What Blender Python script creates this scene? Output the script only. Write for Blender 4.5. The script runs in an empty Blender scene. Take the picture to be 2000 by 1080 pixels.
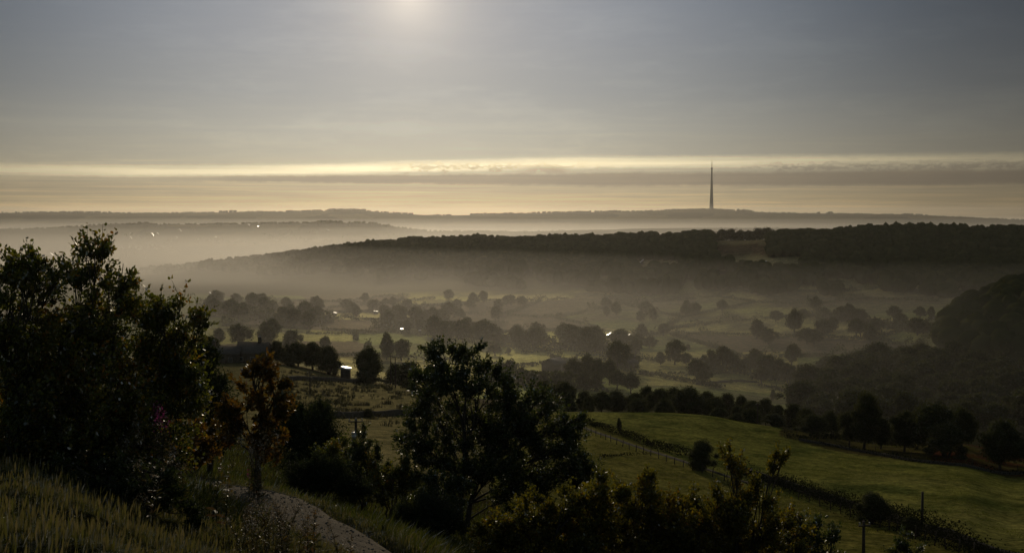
import bpy, math, random
import numpy as np
from mathutils import Vector, Matrix

random.seed(7)
RNG = np.random.default_rng(11)
SC = bpy.context.scene
COL = SC.collection

# ------------------------------------------------------------------ camera model (metres, camera at the origin, looking along +Y)
F = 2144.0                                   # focal length in pixels of a 2000 px wide picture
PITCH = math.radians(3.42)
CP, SP = math.cos(PITCH), math.sin(PITCH)
def slope(y):
    a = (540.0 - y) / F
    return (CP * a - SP) / (CP + SP * a)
def uof(x, y=560.0):
    a = (540.0 - y) / F
    return (x - 1000.0) / F / (CP + SP * a)
def P(x, y, Y):
    return Vector((uof(x, y) * Y, Y, slope(y) * Y))
def px(Y):                                   # metres per picture pixel at depth Y
    return Y / F

# ------------------------------------------------------------------ small numpy noise
def _hash(ix, iy, s):
    h = (ix * 374761393 + iy * 668265263 + s * 974634777) & 0x7fffffff
    h = ((h ^ (h >> 13)) * 1274126177) & 0x7fffffff
    return ((h ^ (h >> 16)) & 0xffff) / 65535.0
def vnoise(x, y, s=0):
    x = np.asarray(x, float); y = np.asarray(y, float)
    ix = np.floor(x).astype(np.int64); iy = np.floor(y).astype(np.int64)
    fx = x - ix; fy = y - iy
    fx = fx * fx * (3 - 2 * fx); fy = fy * fy * (3 - 2 * fy)
    a = _hash(ix, iy, s); b = _hash(ix + 1, iy, s); c = _hash(ix, iy + 1, s); d = _hash(ix + 1, iy + 1, s)
    return (a + (b - a) * fx) * (1 - fy) + (c + (d - c) * fx) * fy
def fbm(x, y, s=0, o=4):
    t = 0; w = 0.5
    for k in range(o):
        t = t + w * (vnoise(x * 2 ** k, y * 2 ** k, s + k) - 0.5); w *= 0.5
    return t

# ------------------------------------------------------------------ terrain: where the ground of each bearing shows, by depth
FARX = {-400: (455, 447, 417), 0: (455, 449, 416), 250: (446, 439, 416), 500: (447, 437, 414), 700: (450, 436, 412), 850: (462, 452, 421),
        1000: (458, 452, 417), 1250: (452, 447, 413), 1390: (450, 446, 410), 1500: (450, 446, 415), 1750: (452, 447, 419), 2000: (456, 450, 430), 2400: (460, 455, 436)}
TAB = {
 0: [(1, 4200), (2, 2300), (3, 1600), (5, 1160), (7, 1000), (9, 908), (11, 908), (14, 912), (20, 890), (30, 860), (50, 830), (80, 810), (150, 780), (320, 720), (420, 708), (520, 712), (700, 668), (900, 628), (1150, 592), (1500, 560), (1900, 550), (2500, 538), (3000, 520), (3500, 488)],
 250: [(1, 4200), (2, 2300), (3, 1650), (5, 1230), (7, 1075), (8, 1030), (10, 1002), (12, 998), (16, 960), (22, 930), (26, 915), (30, 905), (50, 860), (80, 830), (150, 790), (320, 720), (360, 708), (420, 708), (520, 712), (700, 668), (900, 628), (1150, 590), (1500, 562), (1900, 550), (2200, 541), (2500, 535), (3000, 517), (3500, 485)],
 500: [(1, 4300), (2, 2350), (3, 1750), (5, 1330), (7, 1170), (9, 1105), (12, 1055), (15, 1005), (17, 968), (19, 955), (22, 955), (26, 960), (30, 950), (50, 905), (80, 865), (110, 838), (150, 806), (220, 768), (320, 718), (360, 705), (420, 705), (520, 712), (620, 690), (700, 668), (900, 628), (1150, 590), (1300, 575), (1500, 560), (1800, 545), (2000, 528), (2200, 511), (2400, 518), (3000, 512), (3500, 484)],
 700: [(1, 4400), (2, 2400), (3, 1850), (5, 1450), (8, 1220), (11, 1120), (13, 1085), (14.5, 1060), (16, 1032), (18, 1018), (21, 1030), (25, 1030), (30, 1010), (40, 975), (60, 930), (80, 895), (110, 862), (150, 832), (220, 790), (320, 750), (350, 744), (400, 742), (480, 760), (600, 712), (700, 681), (900, 636), (1150, 598), (1300, 578), (1500, 560), (1750, 522), (2000, 488), (2200, 493), (2600, 508), (3000, 495), (3500, 474)],
 850: [(1, 4500), (2, 2450), (3, 1950), (5, 1550), (8, 1300), (11, 1190), (13, 1140), (15, 1105), (17, 1080), (20, 1070), (25, 1060), (30, 1035), (40, 1000), (60, 960), (100, 888), (150, 842), (220, 802), (320, 762), (360, 764), (480, 772), (600, 722), (700, 690), (900, 645), (1150, 598), (1300, 576), (1500, 552), (1750, 512), (1950, 480), (2150, 485), (2600, 505), (3000, 495), (3500, 476)],
 1000: [(1, 4500), (2, 2500), (5, 1650), (8, 1400), (12, 1250), (16, 1170), (20, 1140), (25, 1110), (30, 1070), (40, 1050), (60, 1020), (100, 945), (130, 905), (180, 856), (220, 828), (260, 806), (300, 806), (350, 800), (420, 785), (520, 755), (620, 722), (750, 692), (900, 655), (1050, 622), (1200, 592), (1350, 568), (1500, 542), (1700, 505), (1900, 477), (2100, 481), (2500, 497), (3000, 490), (3500, 474)],
 1250: [(1, 4500), (2, 2500), (5, 1700), (8, 1480), (12, 1360), (20, 1260), (30, 1220), (40, 1180), (60, 1120), (100, 1015), (130, 960), (180, 890), (220, 845), (262, 806), (300, 815), (350, 812), (420, 800), (520, 765), (620, 730), (750, 690), (900, 655), (1050, 620), (1200, 588), (1350, 555), (1500, 522), (1700, 484), (1800, 474), (2000, 482), (2500, 495), (3000, 478), (3500, 464)],
 1390: [(1, 4500), (2, 2500), (5, 1730), (8, 1490), (12, 1380), (20, 1290), (30, 1240), (40, 1210), (60, 1150), (100, 1045), (130, 980), (180, 900), (220, 855), (262, 812), (300, 828), (350, 822), (420, 812), (520, 772), (620, 736), (750, 690), (900, 648), (1050, 610), (1200, 575), (1350, 538), (1500, 500), (1580, 480), (1650, 470), (1800, 476), (2200, 492), (3000, 476), (3500, 462)],
 1500: [(1, 4500), (2, 2500), (5, 1750), (8, 1500), (12, 1400), (20, 1320), (30, 1270), (40, 1250), (60, 1180), (100, 1075), (130, 1000), (180, 914), (220, 868), (260, 830), (300, 845), (350, 832), (420, 826), (520, 785), (620, 742), (750, 690), (900, 645), (1050, 602), (1200, 565), (1350, 527), (1500, 490), (1600, 469), (1700, 468), (1800, 476), (2200, 490), (3000, 475), (3500, 462)],
 1750: [(1, 4500), (2, 2500), (5, 1750), (8, 1500), (12, 1410), (20, 1330), (30, 1285), (40, 1262), (60, 1195), (100, 1090), (130, 1018), (180, 930), (220, 890), (255, 872), (300, 866), (350, 850), (420, 836), (520, 778), (620, 724), (750, 680), (900, 635), (1050, 595), (1200, 560), (1350, 522), (1500, 482), (1600, 460), (1700, 462), (1800, 468), (2200, 486), (3000, 474), (3500, 462)],
 2000: [(1, 4500), (2, 2500), (5, 1750), (8, 1500), (12, 1420), (20, 1340), (30, 1295), (40, 1270), (60, 1208), (100, 1105), (130, 1035), (180, 950), (220, 914), (260, 898), (300, 885), (420, 830), (520, 765), (600, 715), (700, 662), (800, 614), (900, 577), (1000, 568), (1200, 556), (1350, 515), (1500, 478), (1600, 463), (1700, 466), (1800, 472), (2200, 488), (3000, 478), (3500, 466)],
}
TAB[1880] = [(a, b) for a, b in TAB[1750] if a < 560] + [(600, 722), (700, 680), (800, 642), (900, 616), (1000, 600), (1200, 558), (1350, 519), (1500, 480), (1600, 461), (1700, 463), (1800, 470), (2200, 487), (3000, 476), (3500, 464)]
TAB[1445] = [(p[0], (p[1] + q[1]) / 2) for p, q in zip(TAB[1390], TAB[1500]) if p[0] < 1100] + [(1200, 570), (1350, 532), (1500, 499), (1555, 479), (1620, 474), (1700, 470), (1760, 469), (1850, 475), (2200, 490), (3000, 475), (3500, 462)]
TAB[1445] = sorted({a: b for a, b in TAB[1445]}.items())
FARX[1445] = (450, 446, 412)
FARX[1880] = (454, 448, 424)
TAB[-400] = [(a, b + (0 if a > 60 else -10)) for a, b in TAB[0]]
TAB[2400] = [(a, b - (30 if 600 <= a <= 1300 else 0)) for a, b in TAB[2000]]
for _x, (a, b, c) in FARX.items():
    TAB[_x] = TAB[_x] + [(4000, a), (4300, b), (5000, max(b + 3, 444)), (5800, 431), (6600, c), (6900, c + 1), (7800, 432), (9300, 450)]

def pchip(xk, yk, x):
    xk = np.asarray(xk, float); yk = np.asarray(yk, float)
    h = np.diff(xk); d = np.diff(yk) / h
    m = np.zeros_like(yk)
    for i in range(1, len(xk) - 1):
        if d[i - 1] * d[i] > 0:
            w1 = 2 * h[i] + h[i - 1]; w2 = h[i] + 2 * h[i - 1]
            m[i] = (w1 + w2) / (w1 / d[i - 1] + w2 / d[i])
    m[0] = d[0]; m[-1] = d[-1]
    x = np.clip(x, xk[0], xk[-1])
    i = np.clip(np.searchsorted(xk, x) - 1, 0, len(xk) - 2)
    t = (x - xk[i]) / h[i]
    return (yk[i] * (2 * t**3 - 3 * t**2 + 1) + h[i] * m[i] * (t**3 - 2 * t**2 + t) + yk[i + 1] * (-2 * t**3 + 3 * t**2) + h[i] * m[i + 1] * (t**3 - t**2))

L0, L1, NL = 0.0, math.log(9300), 900
XG = np.linspace(-400, 2400, 561)
LG = np.linspace(L0, L1, NL)
_st = sorted(TAB)
_cols = np.array([pchip([math.log(a) for a, _ in TAB[k]], [b for _, b in TAB[k]], LG) for k in _st])
GRID = np.array([pchip(_st, _cols[:, j], XG) for j in range(NL)]).T      # [x, logY] -> picture y of the ground

PATH_PTS = None
def ground_raw(X, Y):
    X = np.asarray(X, float); Y = np.asarray(Y, float)
    Yc = np.clip(Y, 2.0, 9299)
    xi = np.clip(1000 + X / np.maximum(Yc, 2.0) * F, -399.9, 2399.9)
    fx = (xi + 400) / 2800 * 560; fl = np.clip(np.log(Yc) / L1 * (NL - 1), 0, NL - 1.001)
    i = np.floor(fx).astype(int); j = np.floor(fl).astype(int); a = fx - i; b = fl - j
    y = (GRID[i, j] * (1 - a) + GRID[np.minimum(i + 1, 560), j] * a) * (1 - b) + (GRID[i, j + 1] * (1 - a) + GRID[np.minimum(i + 1, 560), j + 1] * a) * b
    aa = (540.0 - y) / F
    z = Yc * (CP * aa - SP) / (CP + SP * aa)
    # natural unevenness, growing with distance
    z = z + (0.10 + 0.55 * np.clip((12.5 - Y) / 3, 0, 1)) * fbm(X / 1.5, Y / 1.5, 3, 3) * np.clip((Y - 2) / 3, 0, 1) + 1.0 * fbm(X / 28, Y / 28, 5, 3) * np.clip((Y - 40) / 150, 0, 1) \
          + 9 * fbm(X / 260, Y / 260, 9, 4) * np.clip((Y - 2600) / 1200, 0, 1)
    return z
def ground(X, Y):
    return float(ground_raw(X, Y))
_LM = np.exp(np.linspace(0, L1, 1500))
def hit(x, y, ymin=30.0):
    """first ground point seen at picture point (x, y), looking no nearer than ymin"""
    Y = _LM[_LM > ymin]
    z = ground_raw(uof(x, y) * Y, Y)
    s = slope(y) * Y
    k = np.nonzero(z >= s)[0]
    k = k[0] if len(k) else len(Y) - 1
    if k > 0:
        d0 = s[k - 1] - z[k - 1]; d1 = z[k] - s[k]
        t = d0 / max(d0 + d1, 1e-6)
        Yh = Y[k - 1] + (Y[k] - Y[k - 1]) * t
    else:
        Yh = Y[0]
    X = uof(x, y) * Yh
    return Vector((X, Yh, ground(X, Yh)))

# ------------------------------------------------------------------ mesh helpers
class MB:
    """collects polygons (numpy) and links them as one mesh object"""
    def __init__(s):
        s.v = []; s.f = []; s.n = 0; s.t = []
    def quads(s, V, tint=None, k=4):
        """V: (N, k, 3) separate k-gons"""
        V = np.asarray(V, np.float32); N = len(V)
        if N == 0: return
        s.v.append(V.reshape(-1, 3)); s.f.append((np.arange(N * k).reshape(N, k) + s.n)); s.n += N * k
        s.t.append(np.repeat(np.zeros(N) if tint is None else np.asarray(tint), k))
    def mesh(s, V, Fs, tint=0.0):
        V = np.asarray(V, np.float32)
        s.v.append(V); s.f.append([np.asarray(f) + s.n for f in Fs]); s.n += len(V)
        s.t.append(np.full(len(V), tint) if np.isscalar(tint) else np.asarray(tint))
    def box(s, c, d, rz=0.0, tint=0.0):
        x, y, z = d[0] / 2, d[1] / 2, d[2] / 2
        V = np.array([(-x, -y, -z), (x, -y, -z), (x, y, -z), (-x, y, -z), (-x, -y, z), (x, -y, z), (x, y, z), (-x, y, z)])
        cr, sr = math.cos(rz), math.sin(rz)
        V = V @ np.array([(cr, sr, 0), (-sr, cr, 0), (0, 0, 1)]) + np.array(c)
        s.mesh(V, [(0, 3, 2, 1), (4, 5, 6, 7), (0, 1, 5, 4), (1, 2, 6, 5), (2, 3, 7, 6), (3, 0, 4, 7)], tint)
    def tube(s, pts, rad, n=5, cap=True, tint=0.0):
        pts = np.asarray(pts, float); rad = np.asarray(rad, float)
        T = np.gradient(pts, axis=0); T /= np.linalg.norm(T, axis=1)[:, None] + 1e-9
        ref = np.array((0.0, 0, 1)) if abs(T[0][2]) < 0.9 else np.array((1.0, 0, 0))
        A = np.cross(T, ref); A /= np.linalg.norm(A, axis=1)[:, None] + 1e-9
        B = np.cross(T, A)
        th = np.arange(n) * 2 * math.pi / n
        V = pts[:, None, :] + rad[:, None, None] * (np.cos(th)[None, :, None] * A[:, None, :] + np.sin(th)[None, :, None] * B[:, None, :])
        m = len(pts); fs = []
        for i in range(m - 1):
            for j in range(n):
                k = (j + 1) % n
                fs.append((i * n + j, i * n + k, (i + 1) * n + k, (i + 1) * n + j))
        if cap:
            fs.append(tuple(range(n))[::-1]); fs.append(tuple((m - 1) * n + j for j in range(n)))
        s.mesh(V.reshape(-1, 3), fs, tint)
    def data(s, name, mat, smooth=False):
        me = bpy.data.meshes.new(name)
        V = np.concatenate(s.v) if s.v else np.zeros((0, 3), np.float32)
        tot = []; idx = []
        for f in s.f:
            if isinstance(f, np.ndarray):
                tot.append(np.full(len(f), f.shape[1])); idx.append(f.reshape(-1))
            else:
                tot.append(np.array([len(a) for a in f])); idx.append(np.concatenate(f))
        tot = np.concatenate(tot).astype(np.int32); idx = np.concatenate(idx).astype(np.int32)
        me.vertices.add(len(V)); me.vertices.foreach_set('co', V.astype(np.float32).reshape(-1))
        me.loops.add(len(idx)); me.loops.foreach_set('vertex_index', idx)
        me.polygons.add(len(tot)); st = np.concatenate(([0], np.cumsum(tot)[:-1])).astype(np.int32)
        me.polygons.foreach_set('loop_start', st); me.polygons.foreach_set('loop_total', tot)
        if smooth: me.polygons.foreach_set('use_smooth', np.ones(len(tot), bool))
        at = me.attributes.new('tint', 'FLOAT', 'POINT')
        at.data.foreach_set('value', np.concatenate(s.t).astype(np.float32))
        me.materials.append(mat); me.update(); me.validate()
        return me
    def build(s, name, mat, parent=None, smooth=False):
        return link(name, s.data(name, mat, smooth), parent)
def link(name, data, parent=None):
    o = bpy.data.objects.new(name, data); COL.objects.link(o)
    if parent is not None: o.parent = parent
    return o
def tag(o, label=None, cat=None, group=None, kind=None):
    if label: o['label'] = label
    if cat: o['category'] = cat
    if group: o['group'] = group
    if kind: o['kind'] = kind
    return o
def thing(name, label, cat, loc=(0, 0, 0), rz=0.0, group=None):
    o = link(name, None); o.location = loc; o.rotation_euler = (0, 0, rz); o.empty_display_size = 0.1
    return tag(o, label, cat, group)

# ------------------------------------------------------------------ materials
def new_mat(name):
    m = bpy.data.materials.new(name); m.use_nodes = True
    nt = m.node_tree; nt.nodes.clear()
    return m, nt, nt.nodes, nt.links
def N(nt, t, **kw):
    n = nt.nodes.new(t)
    for k, v in kw.items():
        if k in n.inputs: n.inputs[k].default_value = v
        else: setattr(n, k, v)
    return n
def ramp(nt, stops, interp='LINEAR'):
    r = nt.nodes.new('ShaderNodeValToRGB'); e = r.color_ramp.elements; r.color_ramp.interpolation = interp
    while len(e) > 1: e.remove(e[-1])
    e[0].position = stops[0][0]; e[0].color = (*stops[0][1], 1)
    for p, c in stops[1:]:
        q = e.new(p); q.color = (*c, 1)
    return r
def leaf_mat(name, stops, gloss=0.25, rough=0.35, trans=0.35):
    m, nt, ns, lk = new_mat(name)
    at = N(nt, 'ShaderNodeAttribute', attribute_name='tint')
    rp = ramp(nt, stops); lk.new(at.outputs['Fac'], rp.inputs[0])
    d = N(nt, 'ShaderNodeBsdfDiffuse'); t = N(nt, 'ShaderNodeBsdfTranslucent'); g = N(nt, 'ShaderNodeBsdfGlossy', Roughness=rough)
    g.inputs['Color'].default_value = (1, 1, 1, 1)
    lk.new(rp.outputs[0], d.inputs['Color'])
    hs = N(nt, 'ShaderNodeHueSaturation', Saturation=1.1, Value=1.5); lk.new(rp.outputs[0], hs.inputs['Color']); lk.new(hs.outputs[0], t.inputs['Color'])
    a = N(nt, 'ShaderNodeMixShader', Fac=trans); lk.new(d.outputs[0], a.inputs[1]); lk.new(t.outputs[0], a.inputs[2])
    fr = N(nt, 'ShaderNodeFresnel', IOR=1.38); ml = N(nt, 'ShaderNodeMath', operation='MULTIPLY'); ml.inputs[1].default_value = gloss
    lk.new(fr.outputs[0], ml.inputs[0])
    b = N(nt, 'ShaderNodeMixShader'); lk.new(ml.outputs[0], b.inputs[0]); lk.new(a.outputs[0], b.inputs[1]); lk.new(g.outputs[0], b.inputs[2])
    o = N(nt, 'ShaderNodeOutputMaterial'); lk.new(b.outputs[0], o.inputs[0])
    return m
def solid_mat(name, c1, c2, scale=3.0, rough=0.85, metal=0.0, bump=0.2, spec=0.3):
    m, nt, ns, lk = new_mat(name)
    tc = N(nt, 'ShaderNodeTexCoord'); nz = N(nt, 'ShaderNodeTexNoise', Scale=scale, Detail=6.0, Roughness=0.65)
    lk.new(tc.outputs['Object'], nz.inputs['Vector'])
    rp = ramp(nt, [(0.3, c1), (0.7, c2)]); lk.new(nz.outputs['Fac'], rp.inputs[0])
    b = N(nt, 'ShaderNodeBsdfPrincipled', Roughness=rough, Metallic=metal); b.inputs['Specular IOR Level'].default_value = spec
    lk.new(rp.outputs[0], b.inputs['Base Color'])
    if bump:
        bp = N(nt, 'ShaderNodeBump', Strength=bump, Distance=0.05); lk.new(nz.outputs['Fac'], bp.inputs['Height']); lk.new(bp.outputs[0], b.inputs['Normal'])
    o = N(nt, 'ShaderNodeOutputMaterial'); lk.new(b.outputs[0], o.inputs[0])
    return m
M = {}
M['crown'] = leaf_mat('tree_foliage', [(0, (0.040, 0.045, 0.017)), (0.5, (0.070, 0.074, 0.026)), (0.85, (0.10, 0.094, 0.032)), (1, (0.12, 0.085, 0.03))], 0.06, 0.6, 0.35)
M['wood'] = leaf_mat('woodland_foliage', [(0, (0.060, 0.066, 0.027)), (0.6, (0.115, 0.115, 0.044)), (1, (0.15, 0.125, 0.05))], 0.0, 0.7, 0.3)
M['hawthorn'] = leaf_mat('hawthorn_leaf', [(0, (0.061, 0.077, 0.017)), (0.6, (0.131, 0.136, 0.024)), (0.85, (0.227, 0.174, 0.031)), (1, (0.260, 0.125, 0.031))], 0.45, 0.42, 0.6)
M['glossy'] = leaf_mat('glossy_leaf', [(0, (0.035, 0.052, 0.014)), (0.7, (0.072, 0.087, 0.020)), (1, (0.145, 0.138, 0.038))], 0.5, 0.42, 0.5)
M['autumn'] = leaf_mat('autumn_leaf', [(0, (0.055, 0.050, 0.012)), (0.45, (0.125, 0.080, 0.019)), (0.8, (0.18, 0.090, 0.024)), (1, (0.20, 0.12, 0.03))], 0.25, 0.45, 0.5)
M['yellowing'] = leaf_mat('yellowing_leaf', [(0, (0.075, 0.078, 0.016)), (0.5, (0.165, 0.145, 0.024)), (0.85, (0.23, 0.17, 0.03)), (1, (0.19, 0.105, 0.026))], 0.25, 0.45, 0.55)
M['dark_leaf'] = leaf_mat('dark_evergreen', [(0, (0.024, 0.036, 0.013)), (1, (0.063, 0.072, 0.022))], 0.12, 0.55, 0.3)
M['herb'] = leaf_mat('herb_leaf', [(0, (0.04, 0.04, 0.012)), (0.6, (0.085, 0.072, 0.022)), (1, (0.14, 0.08, 0.04))], 0.25, 0.5, 0.45)
M['fluff'] = leaf_mat('seed_fluff', [(0, (0.16, 0.125, 0.085)), (1, (0.27, 0.22, 0.16))], 0.3, 0.6, 0.4)
M['pink'] = leaf_mat('pink_petal', [(0, (0.22, 0.04, 0.12)), (1, (0.30, 0.07, 0.18))], 0.2, 0.5, 0.4)
M['grass'] = leaf_mat('grass_blade', [(0, (0.038, 0.048, 0.010)), (0.5, (0.078, 0.088, 0.017)), (0.8, (0.12, 0.108, 0.034)), (1, (0.16, 0.13, 0.06))], 0.6, 0.40, 0.42)
M['pasture'] = leaf_mat('pasture_grass', [(0, (0.07, 0.085, 0.012)), (0.6, (0.13, 0.14, 0.02)), (1, (0.19, 0.17, 0.04))], 0.0, 0.6, 0.4)
M['rush'] = leaf_mat('rush_blade', [(0, (0.03, 0.032, 0.012)), (1, (0.075, 0.062, 0.028))], 0.3, 0.5, 0.25)
M['bark'] = solid_mat('bark', (0.035, 0.028, 0.02), (0.10, 0.08, 0.06), 9, 0.9)
M['pole'] = solid_mat('creosoted_wood', (0.035, 0.025, 0.018), (0.085, 0.062, 0.042), 7, 0.75)
M['stone'] = solid_mat('gritstone', (0.05, 0.044, 0.034), (0.12, 0.10, 0.08), 2.2, 0.95, bump=0.5, spec=0.05)
M['slate'] = solid_mat('stone_slate_roof', (0.06, 0.055, 0.048), (0.13, 0.115, 0.10), 2.5, 0.7, bump=0.4)
M['concrete'] = solid_mat('tower_concrete', (0.24, 0.22, 0.20), (0.32, 0.30, 0.27), 0.06, 0.8, bump=0.0)
M['steel'] = solid_mat('galvanised_steel', (0.35, 0.35, 0.35), (0.5, 0.5, 0.5), 4, 0.4, 0.9, 0.0)
M['sheet'] = solid_mat('sheet_metal_roof', (0.55, 0.56, 0.56), (0.70, 0.70, 0.69), 1.0, 0.28, 0.95, 0.0)
M['dull_sheet'] = solid_mat('weathered_sheet_roof', (0.30, 0.30, 0.29), (0.42, 0.41, 0.40), 1.0, 0.5, 0.6, 0.0)
M['bright_sheet'] = solid_mat('bright_sheet_roof', (0.60, 0.60, 0.58), (0.74, 0.73, 0.71), 1.0, 0.48, 0.9, 0.0)
M['white_roof'] = solid_mat('white_painted_roof', (0.70, 0.70, 0.68), (0.80, 0.80, 0.78), 1.0, 0.4, 0.0, 0.0)
M['pebble'] = solid_mat('pale_stones', (0.10, 0.085, 0.065), (0.26, 0.225, 0.18), 8.0, 0.9, bump=0.0, spec=0.1)
M['hedge_dark'] = leaf_mat('dark_hedge', [(0, (0.018, 0.022, 0.009)), (1, (0.04, 0.038, 0.016))], 0.0, 0.6, 0.12)
M['render'] = solid_mat('rendered_wall', (0.26, 0.24, 0.20), (0.40, 0.36, 0.30), 1.5, 0.9)
M['glass'] = solid_mat('window_glass', (0.012, 0.014, 0.016), (0.02, 0.022, 0.025), 1.0, 0.08, 0.0, 0.0, 0.6)
M['door'] = solid_mat('door_paint', (0.06, 0.05, 0.035), (0.10, 0.08, 0.06), 2.0, 0.6)
M['ceramic'] = solid_mat('insulator_ceramic', (0.25, 0.22, 0.2), (0.45, 0.42, 0.4), 2.0, 0.2, 0.0, 0.0, 0.6)
# ------------------------------------------------------------------ ground sheet
def lookup_img_y(X, Y):
    """picture y of ground point, vectorised (no noise)"""
    xi = np.clip(1000 + X / np.maximum(Y, 2.0) * F, -399, 2399); fx = ((xi + 400) / 2800 * 560).astype(int)
    j = np.clip((np.log(np.clip(Y, 2, 9299)) / L1 * (NL - 1)).astype(int), 0, NL - 1)
    return xi, GRID[fx, j]
PATH_IMG = [(340, 893, 27.5), (390, 905, 24.5), (450, 925, 21.5), (510, 950, 18.8), (570, 978, 16.6), (640, 1015, 15.0), (720, 1062, 13.9), (800, 1105, 13.2), (900, 1165, 12.4), (1010, 1250, 11.4)]
def path_xy():
    pts = [P(x, y, Y) for x, y, Y in PATH_IMG]
    A = np.array([(p.x, p.y) for p in pts]); s = np.concatenate(([0], np.cumsum(np.linalg.norm(np.diff(A, axis=0), axis=1))))
    q = np.linspace(0, s[-1], 160)
    return np.stack([pchip(s, A[:, 0], q), pchip(s, A[:, 1], q)], 1)
PATHC = path_xy()
def path_dist(X, Y):
    d = np.full(np.shape(X), 99.0)
    m = (Y > 8) & (Y < 33) & (np.abs(X) < 14)
    q = np.stack([X[m], Y[m]], 1)
    if len(q): d[m] = np.concatenate([np.min(np.linalg.norm(c[:, None, :] - PATHC[None], axis=2), axis=1) for c in np.array_split(q, max(1, len(q) // 4000))])
    return d
def ground_carved(X, Y):
    z = ground_raw(X, Y); d = path_dist(X, Y)
    return z - 0.16 * np.clip((0.95 - d) / 0.25, 0, 1)

ROWS, COLS = 780, 640
Yr = np.concatenate((np.linspace(-14, 2.0, 30)[:-1], np.exp(np.linspace(math.log(2.0), math.log(9300), ROWS - 29))))
tt = np.linspace(-1, 1, COLS)
TX = np.broadcast_to(tt[None], (ROWS, COLS)) * (0.78 * (np.maximum(Yr, -10) + 15))[:, None]
TY = np.broadcast_to(Yr[:, None], (ROWS, COLS))
TZ = ground_carved(TX, TY)
def cells(X, Y, size, seed, full=False):
    """Voronoi-like field pattern: a random value per field (and, if full, both nearest distances and the pair of fields)"""
    ix = np.floor(X / size).astype(np.int64); iy = np.floor(Y / size).astype(np.int64)
    best = np.full(X.shape, 1e9); sec = np.full(X.shape, 1e9); val = np.zeros(X.shape); i1 = np.zeros(X.shape, np.int64); i2 = np.zeros(X.shape, np.int64)
    for dx in (-2, -1, 0, 1, 2):
        for dy in (-2, -1, 0, 1, 2):
            a = ix + dx; b = iy + dy
            cx = (a + _hash(a, b, seed)) * size; cy = (b + _hash(a, b, seed + 1)) * size
            d = np.hypot(X - cx, (Y - cy) * 0.75); k = a * 10007 + b
            m = d < best; m2 = ~m & (d < sec)
            sec = np.where(m, best, np.where(m2, d, sec)); i2 = np.where(m, i1, np.where(m2, k, i2))
            best = np.where(m, d, best); val = np.where(m, _hash(a, b, seed + 2), val); i1 = np.where(m, k, i1)
    return (val, best, sec, i1, i2) if full else val
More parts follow.
